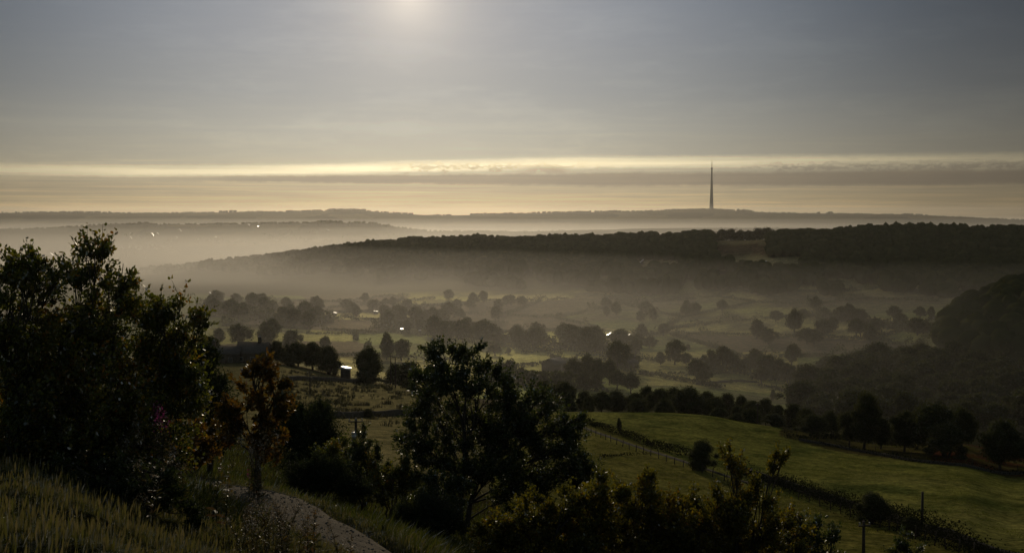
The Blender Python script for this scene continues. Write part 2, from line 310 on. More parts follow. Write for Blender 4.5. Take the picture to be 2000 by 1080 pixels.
def terrain_color():
    xi, yi = lookup_img_y(TX, TY)
    c = np.zeros((ROWS, COLS, 3)); c[:] = (0.045, 0.043, 0.016)
    def put(mask, col, w=1.0):
        w = np.asarray(w) * mask
        c[:] = c * (1 - w[..., None]) + np.array(col) * w[..., None]
    n1 = fbm(TX / 9, TY / 9, 21, 4); n2 = fbm(TX / 40, TY / 40, 31, 4)
    put((TY > 75) & (TY < 420) & (xi < 960), (0.13, 0.112, 0.042))
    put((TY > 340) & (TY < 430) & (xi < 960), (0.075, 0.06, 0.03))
    lane = np.interp(xi, [950, 1150, 1370, 1690, 2000, 2400], [300, 232, 168, 131, 108, 95])
    put((TY > 60) & (TY < lane) & (xi > 960), (0.138, 0.125, 0.022))
    put((TY >= lane) & (TY < 300) & (xi > 1050), (0.172, 0.168, 0.028))
    put((TY >= lane) & (TY < 300) & (xi > 1050), (0.18, 0.165, 0.038), np.clip(n2 * 5 + 0.35, 0, 1) * 0.75); put((TY >= lane) & (TY < 300) & (xi > 1050), (0.075, 0.092, 0.016), np.clip(n1 * 6 - 0.1, 0, 0.8))
    strip = (xi > 1530) & (TY > np.interp(xi, [1530, 1750, 2000, 2400], [238, 214, 196, 170])) & (TY < 300)
    put(strip, (0.075, 0.062, 0.018)); put(strip & (xi > 1830), (0.085, 0.030, 0.013), np.clip(n1 * 6 + 0.7, 0, 1))
    v = cells(TX, TY, 120, 51)
    fld = (TY > 430) & (TY < 1500)
    put(fld, (0.18, 0.170, 0.030)); put(fld, (0.11, 0.125, 0.022), np.clip((v - 0.45) * 6, 0, 1)); put(fld, (0.25, 0.21, 0.055), np.clip((0.22 - v) * 6, 0, 1))
    put(fld, (0.07, 0.066, 0.024), np.clip(n2 * 6, 0, 0.8)); put(fld & (v > 0.42) & (v < 0.58), (0.085, 0.066, 0.034))
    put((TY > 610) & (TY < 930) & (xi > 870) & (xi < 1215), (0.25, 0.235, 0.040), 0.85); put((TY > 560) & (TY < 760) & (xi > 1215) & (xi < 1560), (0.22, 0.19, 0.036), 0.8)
    put((TY > 930) & (TY < 1300) & (xi > 1120), (0.085, 0.072, 0.034), np.clip((TY - 930) / 120, 0, 1) * np.clip(0.75 + n2 * 2.5, 0, 1))  # rough slope: woody ground, with the ridge's shadow painted into its colour
    put((TY >= 1250) & (TY < 2700), (0.040, 0.036, 0.017), np.clip((TY - 1250) / 120, 0, 1))
    put((TY > 1380) & (TY < 1710) & (xi > 1390) & (xi < 1505) & (yi < 530), (0.13, 0.105, 0.045)); put((TY > 1450) & (xi > 1390) & (xi < 1505) & (yi > 481) & (yi < 498), (0.085, 0.05, 0.024), 0.8)
    for q in (((yi > 511) & (yi < 534) & (xi > 1236) & (xi < 1337)), ((yi > 503) & (yi < 532) & (xi > 1425) & (xi < 1575)), ((yi > 546) & (yi < 570) & (xi > 1598) & (xi < 1682))): put(q & (TY > 1100) & (TY < 1600), (0.15, 0.135, 0.05))
    f2 = cells(TX, TY, 260, 71)
    far = TY >= 2700
    put(far, (0.075, 0.072, 0.03)); put(far, (0.14, 0.12, 0.055), np.clip((f2 - 0.6) * 6, 0, 1)); put(far, (0.035, 0.036, 0.017), np.clip((0.35 - f2) * 6, 0, 1))
    put(TY < 75, (0.042, 0.038, 0.014)); put(TY < 75, (0.09, 0.068, 0.03), np.clip(n1 * 5, 0, 1) * 0.6)
    put(path_dist(TX, TY) < 1.15, (0.10, 0.080, 0.055))
    return c
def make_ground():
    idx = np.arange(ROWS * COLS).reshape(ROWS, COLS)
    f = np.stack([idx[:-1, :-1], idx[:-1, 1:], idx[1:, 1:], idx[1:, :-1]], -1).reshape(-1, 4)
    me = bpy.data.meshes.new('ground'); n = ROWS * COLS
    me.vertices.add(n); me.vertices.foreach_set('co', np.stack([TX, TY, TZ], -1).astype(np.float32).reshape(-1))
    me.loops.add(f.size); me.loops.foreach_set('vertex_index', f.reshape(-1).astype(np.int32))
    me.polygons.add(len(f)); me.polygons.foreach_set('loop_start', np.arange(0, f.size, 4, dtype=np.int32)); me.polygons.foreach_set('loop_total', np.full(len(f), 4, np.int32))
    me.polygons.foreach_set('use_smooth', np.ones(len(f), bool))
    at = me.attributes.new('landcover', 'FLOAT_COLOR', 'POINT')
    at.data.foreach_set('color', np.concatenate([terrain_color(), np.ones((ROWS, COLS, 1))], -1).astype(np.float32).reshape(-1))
    dw = me.attributes.new('dew', 'FLOAT', 'POINT')
    q = np.where((TY > 430) & (TY < 1450), 0.19 + 0.10 * np.clip((lookup_img_y(TX, TY)[0] - 900) / 300, 0, 1), np.where((TY > 75) & (TY < 420), 0.075, np.where((TY > 1380) & (TY < 1760), 0.20, 0.0))) * (1 + 0.8 * fbm(TX / 30, TY / 30, 77, 3))
    dw.data.foreach_set('value', q.astype(np.float32).reshape(-1))
    m, nt, ns, lk = new_mat('grassland')
    a = N(nt, 'ShaderNodeAttribute', attribute_name='landcover'); tc = N(nt, 'ShaderNodeTexCoord')
    fine = N(nt, 'ShaderNodeTexNoise', Scale=1.6, Detail=8.0, Roughness=0.7); mid = N(nt, 'ShaderNodeTexNoise', Scale=0.14, Detail=6.0, Roughness=0.68)
    lk.new(tc.outputs['Object'], fine.inputs['Vector']); lk.new(tc.outputs['Object'], mid.inputs['Vector'])
    r1 = ramp(nt, [(0.3, (0.35, 0.35, 0.35)), (0.7, (1.65, 1.65, 1.6))]); r2 = ramp(nt, [(0.32, (0.6, 0.62, 0.6)), (0.68, (1.35, 1.32, 1.3))])
    lk.new(fine.outputs['Fac'], r1.inputs[0]); lk.new(mid.outputs['Fac'], r2.inputs[0])
    x1 = N(nt, 'ShaderNodeMix', data_type='RGBA', blend_type='MULTIPLY'); x2 = N(nt, 'ShaderNodeMix', data_type='RGBA', blend_type='MULTIPLY')
    x1.inputs[0].default_value = 1; x2.inputs[0].default_value = 1
    lk.new(a.outputs['Color'], x1.inputs[6]); lk.new(r1.outputs[0], x1.inputs[7]); lk.new(x1.outputs[2], x2.inputs[6]); lk.new(r2.outputs[0], x2.inputs[7])
    b = N(nt, 'ShaderNodeBsdfPrincipled', Roughness=0.75); b.inputs['Specular IOR Level'].default_value = 0.0; sp = N(nt, 'ShaderNodeAttribute', attribute_name='dew')
    tuft = N(nt, 'ShaderNodeTexNoise', Scale=0.5, Detail=5.0, Roughness=0.7); lk.new(tc.outputs['Object'], tuft.inputs['Vector'])
    r3 = ramp(nt, [(0.34, (0.50, 0.54, 0.55)), (0.5, (1.0, 1.0, 1.0)), (0.68, (1.4, 1.3, 1.2))]); lk.new(tuft.outputs['Fac'], r3.inputs[0])
    x3 = N(nt, 'ShaderNodeMix', data_type='RGBA', blend_type='MULTIPLY'); x3.inputs[0].default_value = 1; lk.new(x2.outputs[2], x3.inputs[6]); lk.new(r3.outputs[0], x3.inputs[7])
    lk.new(x3.outputs[2], b.inputs['Base Color'])
    bp = N(nt, 'ShaderNodeBump', Strength=0.9, Distance=0.35); lk.new(fine.outputs['Fac'], bp.inputs['Height']); lk.new(bp.outputs[0], b.inputs['Normal'])
    gl = N(nt, 'ShaderNodeBsdfGlossy', Roughness=0.62); lk.new(bp.outputs[0], gl.inputs['Normal'])       # dew on the grass throws the low sun forward
    gc = N(nt, 'ShaderNodeHueSaturation', Saturation=0.72, Value=3.2); lk.new(x3.outputs[2], gc.inputs['Color']); lk.new(gc.outputs[0], gl.inputs['Color'])
    mx = N(nt, 'ShaderNodeMixShader'); lk.new(sp.outputs['Fac'], mx.inputs[0]); lk.new(b.outputs[0], mx.inputs[1]); lk.new(gl.outputs[0], mx.inputs[2])
    o = N(nt, 'ShaderNodeOutputMaterial'); lk.new(mx.outputs[0], o.inputs[0])
    me.materials.append(m); me.update()
    g = link('ground', me); tag(g, kind='structure')
make_ground()

def strip_sheet(name, C, halfw, lift, mat, edge_drop=0.22, n=7):
    T = np.gradient(C, axis=0); T /= np.linalg.norm(T, axis=1)[:, None]
    Nn = np.stack([-T[:, 1], T[:, 0]], 1); V = []; m = len(C)
    for k in range(n):
        t = -1 + 2 * k / (n - 1)
        w = halfw * (1 + 0.16 * fbm(np.arange(m) / 9.0, np.full(m, 3.0 + np.sign(t)), 17, 3))
        q = C + Nn * (t * w)[:, None]
        z = ground_raw(q[:, 0], q[:, 1]) + lift - (edge_drop if abs(t) > 0.99 else 0) + 0.03 * fbm(q[:, 0] * 2, q[:, 1] * 2, 8, 3)
        V.append(np.concatenate([q, z[:, None]], 1))
    V = np.array(V).transpose(1, 0, 2).reshape(-1, 3)
    b = MB(); b.mesh(V, [(i * n + k, i * n + k + 1, (i + 1) * n + k + 1, (i + 1) * n + k) for i in range(m - 1) for k in range(n - 1)])
    return tag(b.build(name, mat, smooth=True), kind='structure')
M['gravel'] = solid_mat('trodden_gravel', (0.085, 0.064, 0.042), (0.20, 0.158, 0.106), 3.5, 0.95, bump=1.0, spec=0.05)
M['lane'] = solid_mat('pale_lane', (0.06, 0.048, 0.034), (0.13, 0.105, 0.078), 1.0, 0.95, bump=0.4, spec=0.03)
strip_sheet('path', PATHC, 0.85, -0.01, M['gravel'])
def drape(pts_img, step=1.5, ymin=60, Ys=None):
    """picture polyline -> plan polyline on the ground"""
    if Ys: A = np.array([(uof(x, y) * Y, Y) for (x, y), Y in zip(pts_img, Ys)])
    else: A = np.array([hit(x, y, ymin)[:2] for x, y in pts_img])
    s = np.concatenate(([0], np.cumsum(np.linalg.norm(np.diff(A, axis=0), axis=1))))
    q = np.linspace(0, s[-1], max(3, int(s[-1] / step)))
    if len(A) == 2: return np.stack([np.interp(q, s, A[:, 0]), np.interp(q, s, A[:, 1])], 1)
    return np.stack([pchip(s, A[:, 0], q), pchip(s, A[:, 1], q)], 1)
LANE = drape([(1125, 829), (1180, 850), (1260, 878), (1340, 903), (1420, 930), (1470, 946)], 1.2, 60)
strip_sheet('lane', LANE, 0.75, 0.14, M['lane'], 0.4, 5)

# ------------------------------------------------------------------ crowns and trees
def ico(sub):
    import bmesh
    bm = bmesh.new(); bmesh.ops.create_icosphere(bm, subdivisions=sub, radius=1)
    V = np.array([v.co[:] for v in bm.verts]); Fc = [tuple(v.index for v in f.verts) for f in bm.faces]; bm.free()
    return V, np.array(Fc)
ICO1, ICO2, ICO3 = ico(1), ico(2), ico(3)
def rand_dirs(n, rng=RNG):
    v = rng.normal(size=(n, 3)); return v / np.linalg.norm(v, axis=1)[:, None]
def clump_quads(C, size, rng=RNG, up=0.3, flat=1.0):
    """leaf clumps: small ragged quads at the centres C, random orientation"""
    n = len(C); a = rand_dirs(n, rng); b = np.cross(a, rand_dirs(n, rng)); b /= np.linalg.norm(b, axis=1)[:, None] + 1e-9
    sz = np.asarray(size) * rng.uniform(0.55, 1.3, n)
    a = a * sz[:, None]; b = b * (sz * rng.uniform(0.45, 0.8, n))[:, None]
    return np.stack([C - a, C - b * 0.9 + a * 0.1, C + a, C + b - a * 0.15], 1)
def blob(V0, seed, amp=0.28, fr=2.2):
    n = fbm(V0[:, 0] * fr + seed * 7.1, V0[:, 1] * fr + V0[:, 2] * fr * 1.3 + seed, seed, 3)
    return V0 * (1 + amp * 2.2 * n)[:, None]
def crown_shape(kind, seed):
    """lobes of a unit-high tree: centre, radii"""
    r = np.random.default_rng(seed); L = []
    if kind == 'spire':
        for k in range(9):
            t = k / 8; L.append(((r.normal() * 0.03, r.normal() * 0.03, 0.16 + 0.76 * t), 0.40 * (1 - t) + 0.07, 0.10))
        return L
    base, top, squash = {'dome': (0.13, 1.0, 1.0), 'tall': (0.08, 1.0, 0.8), 'broad': (0.27, 1.0, 1.1), 'bush': (0.02, 1.0, 1.0), 'twin': (0.10, 1.0, 0.9)}[kind]
    n = {'dome': 17, 'tall': 16, 'broad': 18, 'bush': 15, 'twin': 16}[kind]
    asy = r.uniform(0.62, 1.3, 5); ph = r.uniform(0, 6.28)
    for k in range(n):
        h = (k + 0.5) / n; a = k * 2.4 + r.uniform(-0.5, 0.5)
        env = {'dome': math.sin(math.pi * (0.16 + 0.74 * h)) ** 0.8, 'tall': math.sin(math.pi * (0.10 + 0.80 * h)) ** 0.9 * (0.95 - 0.25 * h), 'broad': (1 - (1.6 * h - 0.55) ** 2 * 0.75),
               'bush': math.sqrt(max(0.05, 1 - h * h * 0.9)), 'twin': math.sin(math.pi * (0.12 + 0.76 * h))}[kind]
        rad = r.uniform(0.10, 0.215)
        d = max(0.0, 0.5 * env - rad * 0.9) * r.uniform(0.6, 1.2) * asy[int(((a + ph) % 6.283) / 6.284 * 5)]
        z = base + rad * 0.6 + (top - base - rad * 1.4) * h
        L.append(((d * math.cos(a), d * math.sin(a), z), rad * r.uniform(0.95, 1.2), rad * squash * r.uniform(0.75, 1.0)))
    L.append(((r.normal() * 0.04, r.normal() * 0.04, 0.55), 0.26, 0.30))
    return L
def make_crown(kind, seed, nq, size, core=True, icos=ICO2, shrink=0.80):
    r = np.random.default_rng(seed); b = MB(); L = crown_shape(kind, seed)
    ar = np.array([l[1] ** 2 for l in L]); ar /= ar.sum()
    for i, (c, rx, rz) in enumerate(L):
        if core:
            V = blob(icos[0], seed * 31 + i, 0.30) * np.array((rx, rx, rz)) * shrink + np.array(c)
            b.mesh(V, [f for f in icos[1]], float(r.uniform(0.0, 0.45)))
        n = int(nq * ar[i]) + 4
        d = rand_dirs(n, r); rr = r.uniform(0.72, 1.16, n)
        # clumps gather in sprays so the outline stays uneven
        g = fbm(d[:, 0] * 2.6 + i * 3.3, d[:, 1] * 2.6 + d[:, 2] * 3.1, seed + 5, 2)
        rr *= 1 + 0.95 * g
        C = d * rr[:, None] * np.array((rx, rx, rz)) + np.array(c)
        C = C[C[:, 2] > 0.02]
        b.quads(clump_quads(C, size, r), r.uniform(0, 0.5, len(C)) + 0.45 * r.random(len(C)) ** 3)
    return b
def make_trunk(kind, seed):
    r = np.random.default_rng(seed + 77); b = MB()
    if kind == 'bush':
        for k in range(5):
            a = k * 1.26; b.tube([(0.02 * math.cos(a), 0.02 * math.sin(a), -0.06), (0.12 * math.cos(a), 0.12 * math.sin(a), 0.25), (0.25 * math.cos(a), 0.25 * math.sin(a), 0.55)], [0.028, 0.02, 0.008], 5)
        return b
    b.tube([(0, 0, -0.06), (0.004, 0, 0.05), (0.012, 0.006, 0.22), (0.0, 0.012, 0.45), (0.01, 0, 0.72)], [0.05, 0.034, 0.028, 0.02, 0.006], 7)
    for k in range(6):
        a = k * 1.1 + r.uniform(0, 0.5); z0 = 0.2 + 0.07 * k; l = r.uniform(0.22, 0.34)
        b.tube([(0.01, 0.005, z0), (l * 0.5 * math.cos(a), l * 0.5 * math.sin(a), z0 + 0.1), (l * math.cos(a), l * math.sin(a), z0 + 0.24)], [0.016, 0.010, 0.004], 5)
    return b
PROTO = {}
def proto(kind, seed, lod):
    k = (kind, seed, lod)
    if k not in PROTO:
        nq, sz = {'far': (2600, 0.036), 'near': (8500, 0.021)}[lod]
        PROTO[k] = (make_crown(kind, seed, nq, sz, icos=ICO2, shrink=0.64 if lod == 'far' else 0.70).data('crown_' + kind, M['dark_leaf'] if kind == 'spire' else M['crown']),
                    make_trunk(kind, seed).data('trunk_' + kind, M['bark']))
    return PROTO[k]
N_TREES = 0
def tree(x, ytop, label, group=None, ybase=None, Y=None, w=None, kind='dome', lod='far', ymin=300, name='deciduous_tree', cat='tree'):
    """x, ytop: picture point of the crown's top; ybase: where its foot shows, or Y: its depth when the foot is hidden; w: crown width in picture pixels"""
    global N_TREES
    if Y is None:
        p = hit(x, ybase, ymin)
    else:
        X = uof(x, ytop) * Y; p = Vector((X, Y, ground(X, Y)))
    h = slope(ytop) * p.y - p.z
    h = min(max(h, 1.5), 26.0)
    wm = (w or 0.9 * h / px(p.y)) * px(p.y)
    s = 1 + N_TREES % 7; N_TREES += 1
    c, t = proto(kind, s, lod)
    o = thing(name, label, cat, p, random.uniform(0, 6.28), group); o.scale = (wm * random.uniform(0.88, 1.15), wm * random.uniform(0.88, 1.15), h); o.rotation_euler.x = random.uniform(-0.06, 0.06)
    link('crown', c, o); link('trunk' if kind != 'bush' else 'stems', t, o)
    return o
def wood(name, pts, hs, ws, label, variants, group=None):
    """one mass of woodland: merged crowns"""
    b = MB()
    for k, (p, h, w) in enumerate(zip(pts, hs, ws)):
        V, Fi, Q, tq, tv = variants[k % len(variants)]
        a = random.uniform(0, 6.28); ca, sa = math.cos(a), math.sin(a)
        R = np.array([(ca, sa, 0), (-sa, ca, 0), (0, 0, 1)]); S = np.array((w, w, h)); c = np.array(p)
        dt = random.uniform(-0.12, 0.4) * random.random()
        b.v.append(((V * S) @ R + c).astype(np.float32)); b.f.append(Fi + b.n); b.n += len(V); b.t.append(tv + dt)
        b.quads((Q * S) @ R + c, tq + dt)
    o = b.build(name, M['wood'])
    return tag(o, label, 'woodland', group, 'stuff')
def wood_variants(icos, n, nq, size, seed):
    out = []
    for k in range(n):
        r = np.random.default_rng(seed + k)
        V = blob(icos[0], seed + k, 0.33, 1.9); V = V * np.array((0.5, 0.5, 0.5)); V[:, 2] = np.where(V[:, 2] < 0, V[:, 2] * 1.1, V[:, 2]) + 0.5
        d = rand_dirs(nq, r); d[:, 2] = np.abs(d[:, 2]) * 1.0 - 0.25
        g = fbm(d[:, 0] * 2.4 + k, d[:, 1] * 2.4, seed + k, 2)
        C = d * (r.uniform(0.40, 0.56, nq) * (1 + 0.6 * g))[:, None] + np.array((0, 0, 0.5))
        out.append((V, icos[1], clump_quads(C, size, r), r.uniform(0, 0.7, nq), np.full(len(V), 0.25)))
    return out
def scatter(x0, x1, Yfun0, Yfun1, spacing, keep=None, n_try=200000, seed=1):
    r = np.random.default_rng(seed)
    y0 = min(Yfun0(x) for x in np.linspace(x0, x1, 30)); y1 = max(Yfun1(x) for x in np.linspace(x0, x1, 30))
    Xa = uof(x0) * (y1 if x0 < 1000 else y0); Xb = uof(x1) * (y1 if x1 > 1000 else y0)
    gx = np.arange(Xa, Xb, spacing); gy = np.arange(y0, y1, spacing * 0.9)
    A, B = np.meshgrid(gx, gy); A = A + (np.arange(len(gy)) % 2)[:, None] * spacing * 0.5
    A = (A + r.uniform(-0.38, 0.38, A.shape) * spacing).ravel(); B = (B + r.uniform(-0.38, 0.38, B.shape) * spacing).ravel()
    xi = 1000 + A / B * F
    m = (xi > x0) & (xi < x1) & (B > np.array([Yfun0(x) for x in xi])) & (B < np.array([Yfun1(x) for x in xi]))
    A, B, xi = A[m], B[m], xi[m]
    _, yi = lookup_img_y(A, B)
    if keep is not None:
        k = keep(xi, yi, B); A, B = A[k], B[k]
    return np.stack([A, B, ground_raw(A, B)], 1)
# ------------------------------------------------------------------ woodland masses
I = np.interp
def ridge_keep(xi, yi, B):
    gap = (xi > 1392 + (yi - 468) * 0.12) & (xi < 1500 - (yi - 468) * 0.02) & (yi < 522) & (B < 1780)
    s1 = (yi > 511) & (yi < 533) & (xi > 1238) & (xi < 1335)
    s2 = (yi > 503) & (yi < 531) & (xi > 1428) & (xi < 1570)
    s3 = (yi > 547) & (yi < 569) & (xi > 1600) & (xi < 1680) | (yi > 536) & (yi < 552) & (xi > 1408) & (xi < 1447)
    top = (xi > 1392) & (xi < 1500) & (B > 1640)
    thin = (B < foot(xi) + 190) & (fbm(xi / 45.0, B / 60.0, 57, 3) > -0.06 + 0.22 * (B - foot(xi)) / 190)
    return ~(gap | s1 | s2 | s3 | top | thin)
foot = lambda x: I(x, [270, 300, 500, 750, 1000, 1250, 1500, 1750, 2000, 2400], [2480, 2340, 1900, 1540, 1380, 1260, 1160, 1110, 1080, 1080])
crest = lambda x: I(x, [270, 300, 500, 700, 850, 1000, 1250, 1390, 1500, 1750, 2000, 2400], [2540, 2540, 2240, 2060, 2000, 1950, 1830, 1760, 1680, 1650, 1650, 1650])
pts = scatter(275, 2300, foot, crest, 9.0, ridge_keep, seed=3)
n = len(pts); hh = RNG.uniform(8.5, 16.5, n) * (1 + 1.0 * fbm(pts[:, 0] / 60, pts[:, 1] / 60, 91, 4)); ww = RNG.uniform(9, 17, n)
wood('woodland', pts, hh, ww, 'dark woodland covering the long ridge across the valley', wood_variants(ICO2, 8, 55, 0.085, 100))
spur0 = lambda x: I(x, [1820, 1860, 1900, 2000, 2400], [770, 690, 640, 600, 560])
spur1 = lambda x: I(x, [1820, 1860, 1900, 2000, 2400], [800, 880, 930, 960, 1000])
pts = scatter(1840, 2380, spur0, spur1, 11.5, lambda xi, yi, B: ~((np.abs(yi - 668) < 6) & (xi > 1850) & (xi < 1890)), seed=4)
n = len(pts)
wood('woodland', pts, RNG.uniform(8, 19, n), RNG.uniform(12, 19, n), 'dense woodland on the near hillside beyond the dome-shaped trees at the field corner', wood_variants(ICO2, 6, 300, 0.06, 200))
# trees far off along the skylines and field edges
def far_line(name, label, spans, seed):
    r = np.random.default_rng(seed); P_ = []; H = []; W = []
    for x0, x1, Y, hm, k in spans:
        for _ in range(k):
            x = r.uniform(x0, x1); Yy = Y + r.normal() * 30; X = uof(x, 415) * Yy
            P_.append((X, Yy, ground(X, Yy) - 1)); h = hm * 0.68 * r.uniform(0.5, 1.15); H.append(h); W.append(h * r.uniform(0.9, 1.8))
    wood(name, P_, H, W, label, wood_variants(ICO2, 5, 24, 0.10, seed))
far_line('treeline', 'treeline dotted along the hazy horizon ridge under the tower', [
    (60, 125, 6600, 14, 40), (120, 215, 6600, 16, 120), (216, 300, 6600, 10, 60), (300, 420, 6600, 10, 70), (428, 462, 6600, 17, 14), (470, 560, 6650, 9, 40), (560, 640, 6600, 14, 70), (640, 715, 6600, 20, 110), (715, 800, 6600, 12, 50), (785, 812, 6600, 16, 10),
    (838, 880, 6600, 12, 30), (915, 950, 6600, 16, 24), (950, 1040, 6600, 12, 60), (1040, 1200, 6600, 14, 110), (1190, 1215, 6600, 17, 14), (1215, 1300, 6600, 11, 70), (1300, 1380, 6600, 13, 90), (1380, 1470, 6600, 12, 90), (1440, 1462, 6600, 18, 10),
    (1470, 1600, 6600, 8, 50), (1596, 1604, 6600, 17, 4), (1610, 1624, 6600, 18, 6), (1620, 1760, 6600, 8, 50), (1760, 1810, 6600, 13, 40), (1810, 1935, 6600, 8, 50), (1935, 2000, 6600, 12, 30), (2000, 2200, 6600, 11, 60), (-200, 60, 6600, 12, 80)], 300)
far_line('treeline', 'hazy treeline and hedgerow trees over the middle ridge beyond the dark bushes', [
    (0, 60, 4280, 9, 40), (60, 200, 4250, 10, 70), (200, 290, 4250, 11, 45), (270, 295, 4260, 15, 12), (290, 420, 4250, 10, 70), (420, 470, 4250, 12, 40), (470, 620, 4250, 13, 90), (620, 665, 4260, 18, 50), (665, 760, 4250, 12, 50), (760, 870, 4300, 9, 40), (870, 980, 4400, 10, 60)]
    + [(x0, x0 + RNG.uniform(30, 120), RNG.uniform(3300, 4050), 9, int(RNG.uniform(10, 30))) for x0 in RNG.uniform(150, 1000, 26)]
    + [(x0, x0 + RNG.uniform(30, 140), RNG.uniform(3500, 5600), 9, int(RNG.uniform(10, 30))) for x0 in RNG.uniform(900, 2000, 26)], 320)

# ------------------------------------------------------------------ single trees of the valley, far to near
G_SKY = 'trees on the ridge skyline'
for x, yt, w, lab in [(1368, 449, 20, 'tall tree at the end of the skyline wood, touching the pale gap field'), (1386, 447, 24, 'tallest tree of the skyline clump beside the pale gap field'),
                      (1412, 447, 22, 'first round tree standing along the top of the pale gap field'), (1428, 446, 22, 'broad skyline tree over the pale gap field'), (1446, 449, 20, 'lower skyline tree over the middle of the pale gap field'),
                      (1462, 450, 22, 'skyline tree over the pale gap field beside the hollow in the canopy'), (1482, 445, 26, 'large skyline tree over the pale gap field near the dark wood'), (1498, 444, 24, 'skyline tree where the gap field meets the dark wood')]:
    tree(x, yt, lab, G_SKY, Y=1735, w=w * 1.45, kind='bush')
def grove(label, group, items, kind='dome', lod='far', **kw):
    for it in items:
        x, yt, yb, w = it[:4]
        k = it[4] if len(it) > 4 else random.choice(['dome', 'dome', 'tall', 'broad', 'twin'])
        if yb < 0: tree(x, yt, label, group, Y=-yb, w=w, kind=k, lod=lod, **kw)
        else: tree(x, yt, label, group, ybase=yb, w=w, kind=k, lod=lod, **kw)
def rgrove(label, group, n, x0, x1, yb0, yb1, h, tilt=0.0, seed=0, w=(0.8, 1.25)):
    r = random.Random(seed)
    for k in range(n):
        x = x0 + (x1 - x0) * (k // 3 * 3 + 1.5 + r.gauss(0, 0.9)) / n; yb = r.uniform(yb0, yb1) + tilt * (x - x0)
        p = hit(x, yb, 400); hm = r.uniform(*h); yt = yb - hm / px(p.y)
        tree(x, yt, label, group, ybase=yb, w=hm / px(p.y) * r.uniform(*w), kind=r.choice(['dome', 'dome', 'tall', 'broad', 'twin']), ymin=400)
rgrove('misty grey tree of the copse beyond the big bushes, under the ridge end', 'trees of the misty copse under the ridge end', 18, 385, 530, 592, 628, (11, 16), seed=1)
rgrove('faint misty tree of the belt between the copse and the pale strip fields', 'trees of the faint belt beside the strip fields', 12, 525, 640, 600, 640, (11, 15), seed=2)
rgrove('small misty tree along the pale strip fields under the ridge', 'trees along the strip fields', 11, 655, 800, 588, 630, (8, 12), 0.0, seed=3)
rgrove('misty tree of the stream belt below the strip fields', 'trees of the stream belt', 17, 740, 905, 618, 648, (10, 15), 0.05, seed=4)
rgrove('misty tree among the terraced fields under the middle of the ridge', 'trees among the terraced fields', 11, 870, 1010, 585, 628, (10, 15), seed=5)
rgrove('misty tree of the long belt above the striped green field', 'trees of the belt above the striped field', 21, 850, 1180, 648, 668, (12, 18), 0.075, seed=6)
rgrove('faint tree on the hazy lower slope of the ridge', 'trees on the hazy lower slope', 10, 1150, 1420, 600, 628, (10, 14), seed=7)
rgrove('shadowed tree scattered over the rough slope below the dark ridge', 'trees over the rough slope', 16, 1560, 1840, 596, 655, (9, 15), 0.05, seed=8)
rgrove('tree of the small copse round the bright glinting roof', 'trees round the bright glinting roof', 9, 1130, 1245, 672, 690, (9, 14), 0.03, seed=9)
grove('rounded misty tree standing behind the farmhouse roof', 'misty trees behind the farmhouse', [(466, 632, 676, 42), (522, 636, 674, 44), (530, 622, 664, 48, 'broad'), (568, 643, 684, 40), (428, 640, 672, 34)])
tree(636, 655, 'lone oval misty tree showing over the dark bushes beside the glinting roof', ybase=688, w=28, kind='tall')
tree(755, 647, 'taller rounded misty tree of the pair beyond the utility poles', 'misty pair beyond the utility poles', ybase=702, w=36, kind='tall')
tree(784, 661, 'lower misty tree of the pair beyond the utility poles', 'misty pair beyond the utility poles', ybase=704, w=38)
tree(874, 655, 'small misty tree on the top edge of the striped green field', ybase=674, w=26)
tree(967, 672, 'round field tree with small bushes beside it on the striped green field', ybase=694, w=34, kind='broad')
tree(993, 678, 'small bush next to the round field tree', ybase=691, w=12, kind='bush', cat='bush', name='field_bush')
tree(944, 672, 'narrow shrub by the round field tree', ybase=684, w=8, kind='bush', cat='bush', name='field_bush')
tree(995, 702, 'domed tree at the lower edge of the striped field', ybase=735, w=36)
grove('tree of the dark hedge belt under the striped field', 'trees of the hedge belt under the striped field', [(955, 712, 745, 30), (978, 718, 748, 26), (1018, 716, 748, 28), (1040, 722, 752, 28), (1062, 722, 756, 30), (1085, 724, 758, 28)])
grove('tree of the clump beside the open-sided barn', 'trees of the clump beside the barn', [(1120, 699, 748, 40), (1148, 690, 744, 36, 'twin'), (1170, 700, 752, 38), (1190, 700, 752, 34, 'broad'), (1108, 722, 756, 30), (1140, 722, 762, 34), (1165, 728, 764, 30)])
tree(1206, 663, 'big rounded tree under the bright glinting roof', ybase=722, w=46)
tree(1236, 690, 'low tree leaning out from the big rounded tree', ybase=716, w=32, kind='broad')
grove('tree of the pair with light showing under their crowns, near the thin pole', 'pair near the thin pole', [(1205, 722, 762, 36, 'broad'), (1232, 728, 768, 38, 'broad')])
tree(1252, 631, 'pointed tree on the slope, with a wall running from it', ybase=660, w=28, kind='tall')
tree(1296, 630, 'tree casting a long shadow at the end of the sloping wall', ybase=656, w=28)
tree(1268, 656, 'tree leaning over the pale track below the pointed tree', ybase=680, w=30)
tree(1318, 662, 'broad haystack-shaped tree above the pale field', ybase=712, w=46)
grove('small tree round the foot of the haystack-shaped tree', 'trees round the haystack-shaped tree', [(1290, 686, 712, 26), (1340, 688, 712, 26), (1344, 671, 684, 12, 'bush')])
tree(1360, 701, 'wide umbrella-crowned oak on the pale field', ybase=742, w=50, kind='broad')
tree(1374, 721, 'smaller oak with a bare trunk standing before the umbrella-crowned oak', ybase=750, w=36, kind='broad')
grove('tree of the dark clump beyond the umbrella-crowned oak', 'trees of the dark clump beyond the oak', [(1390, 682, 726, 34), (1412, 676, 726, 40), (1436, 692, 726, 30), (1372, 692, 716, 20, 'spire'), (1456, 698, 728, 26)])
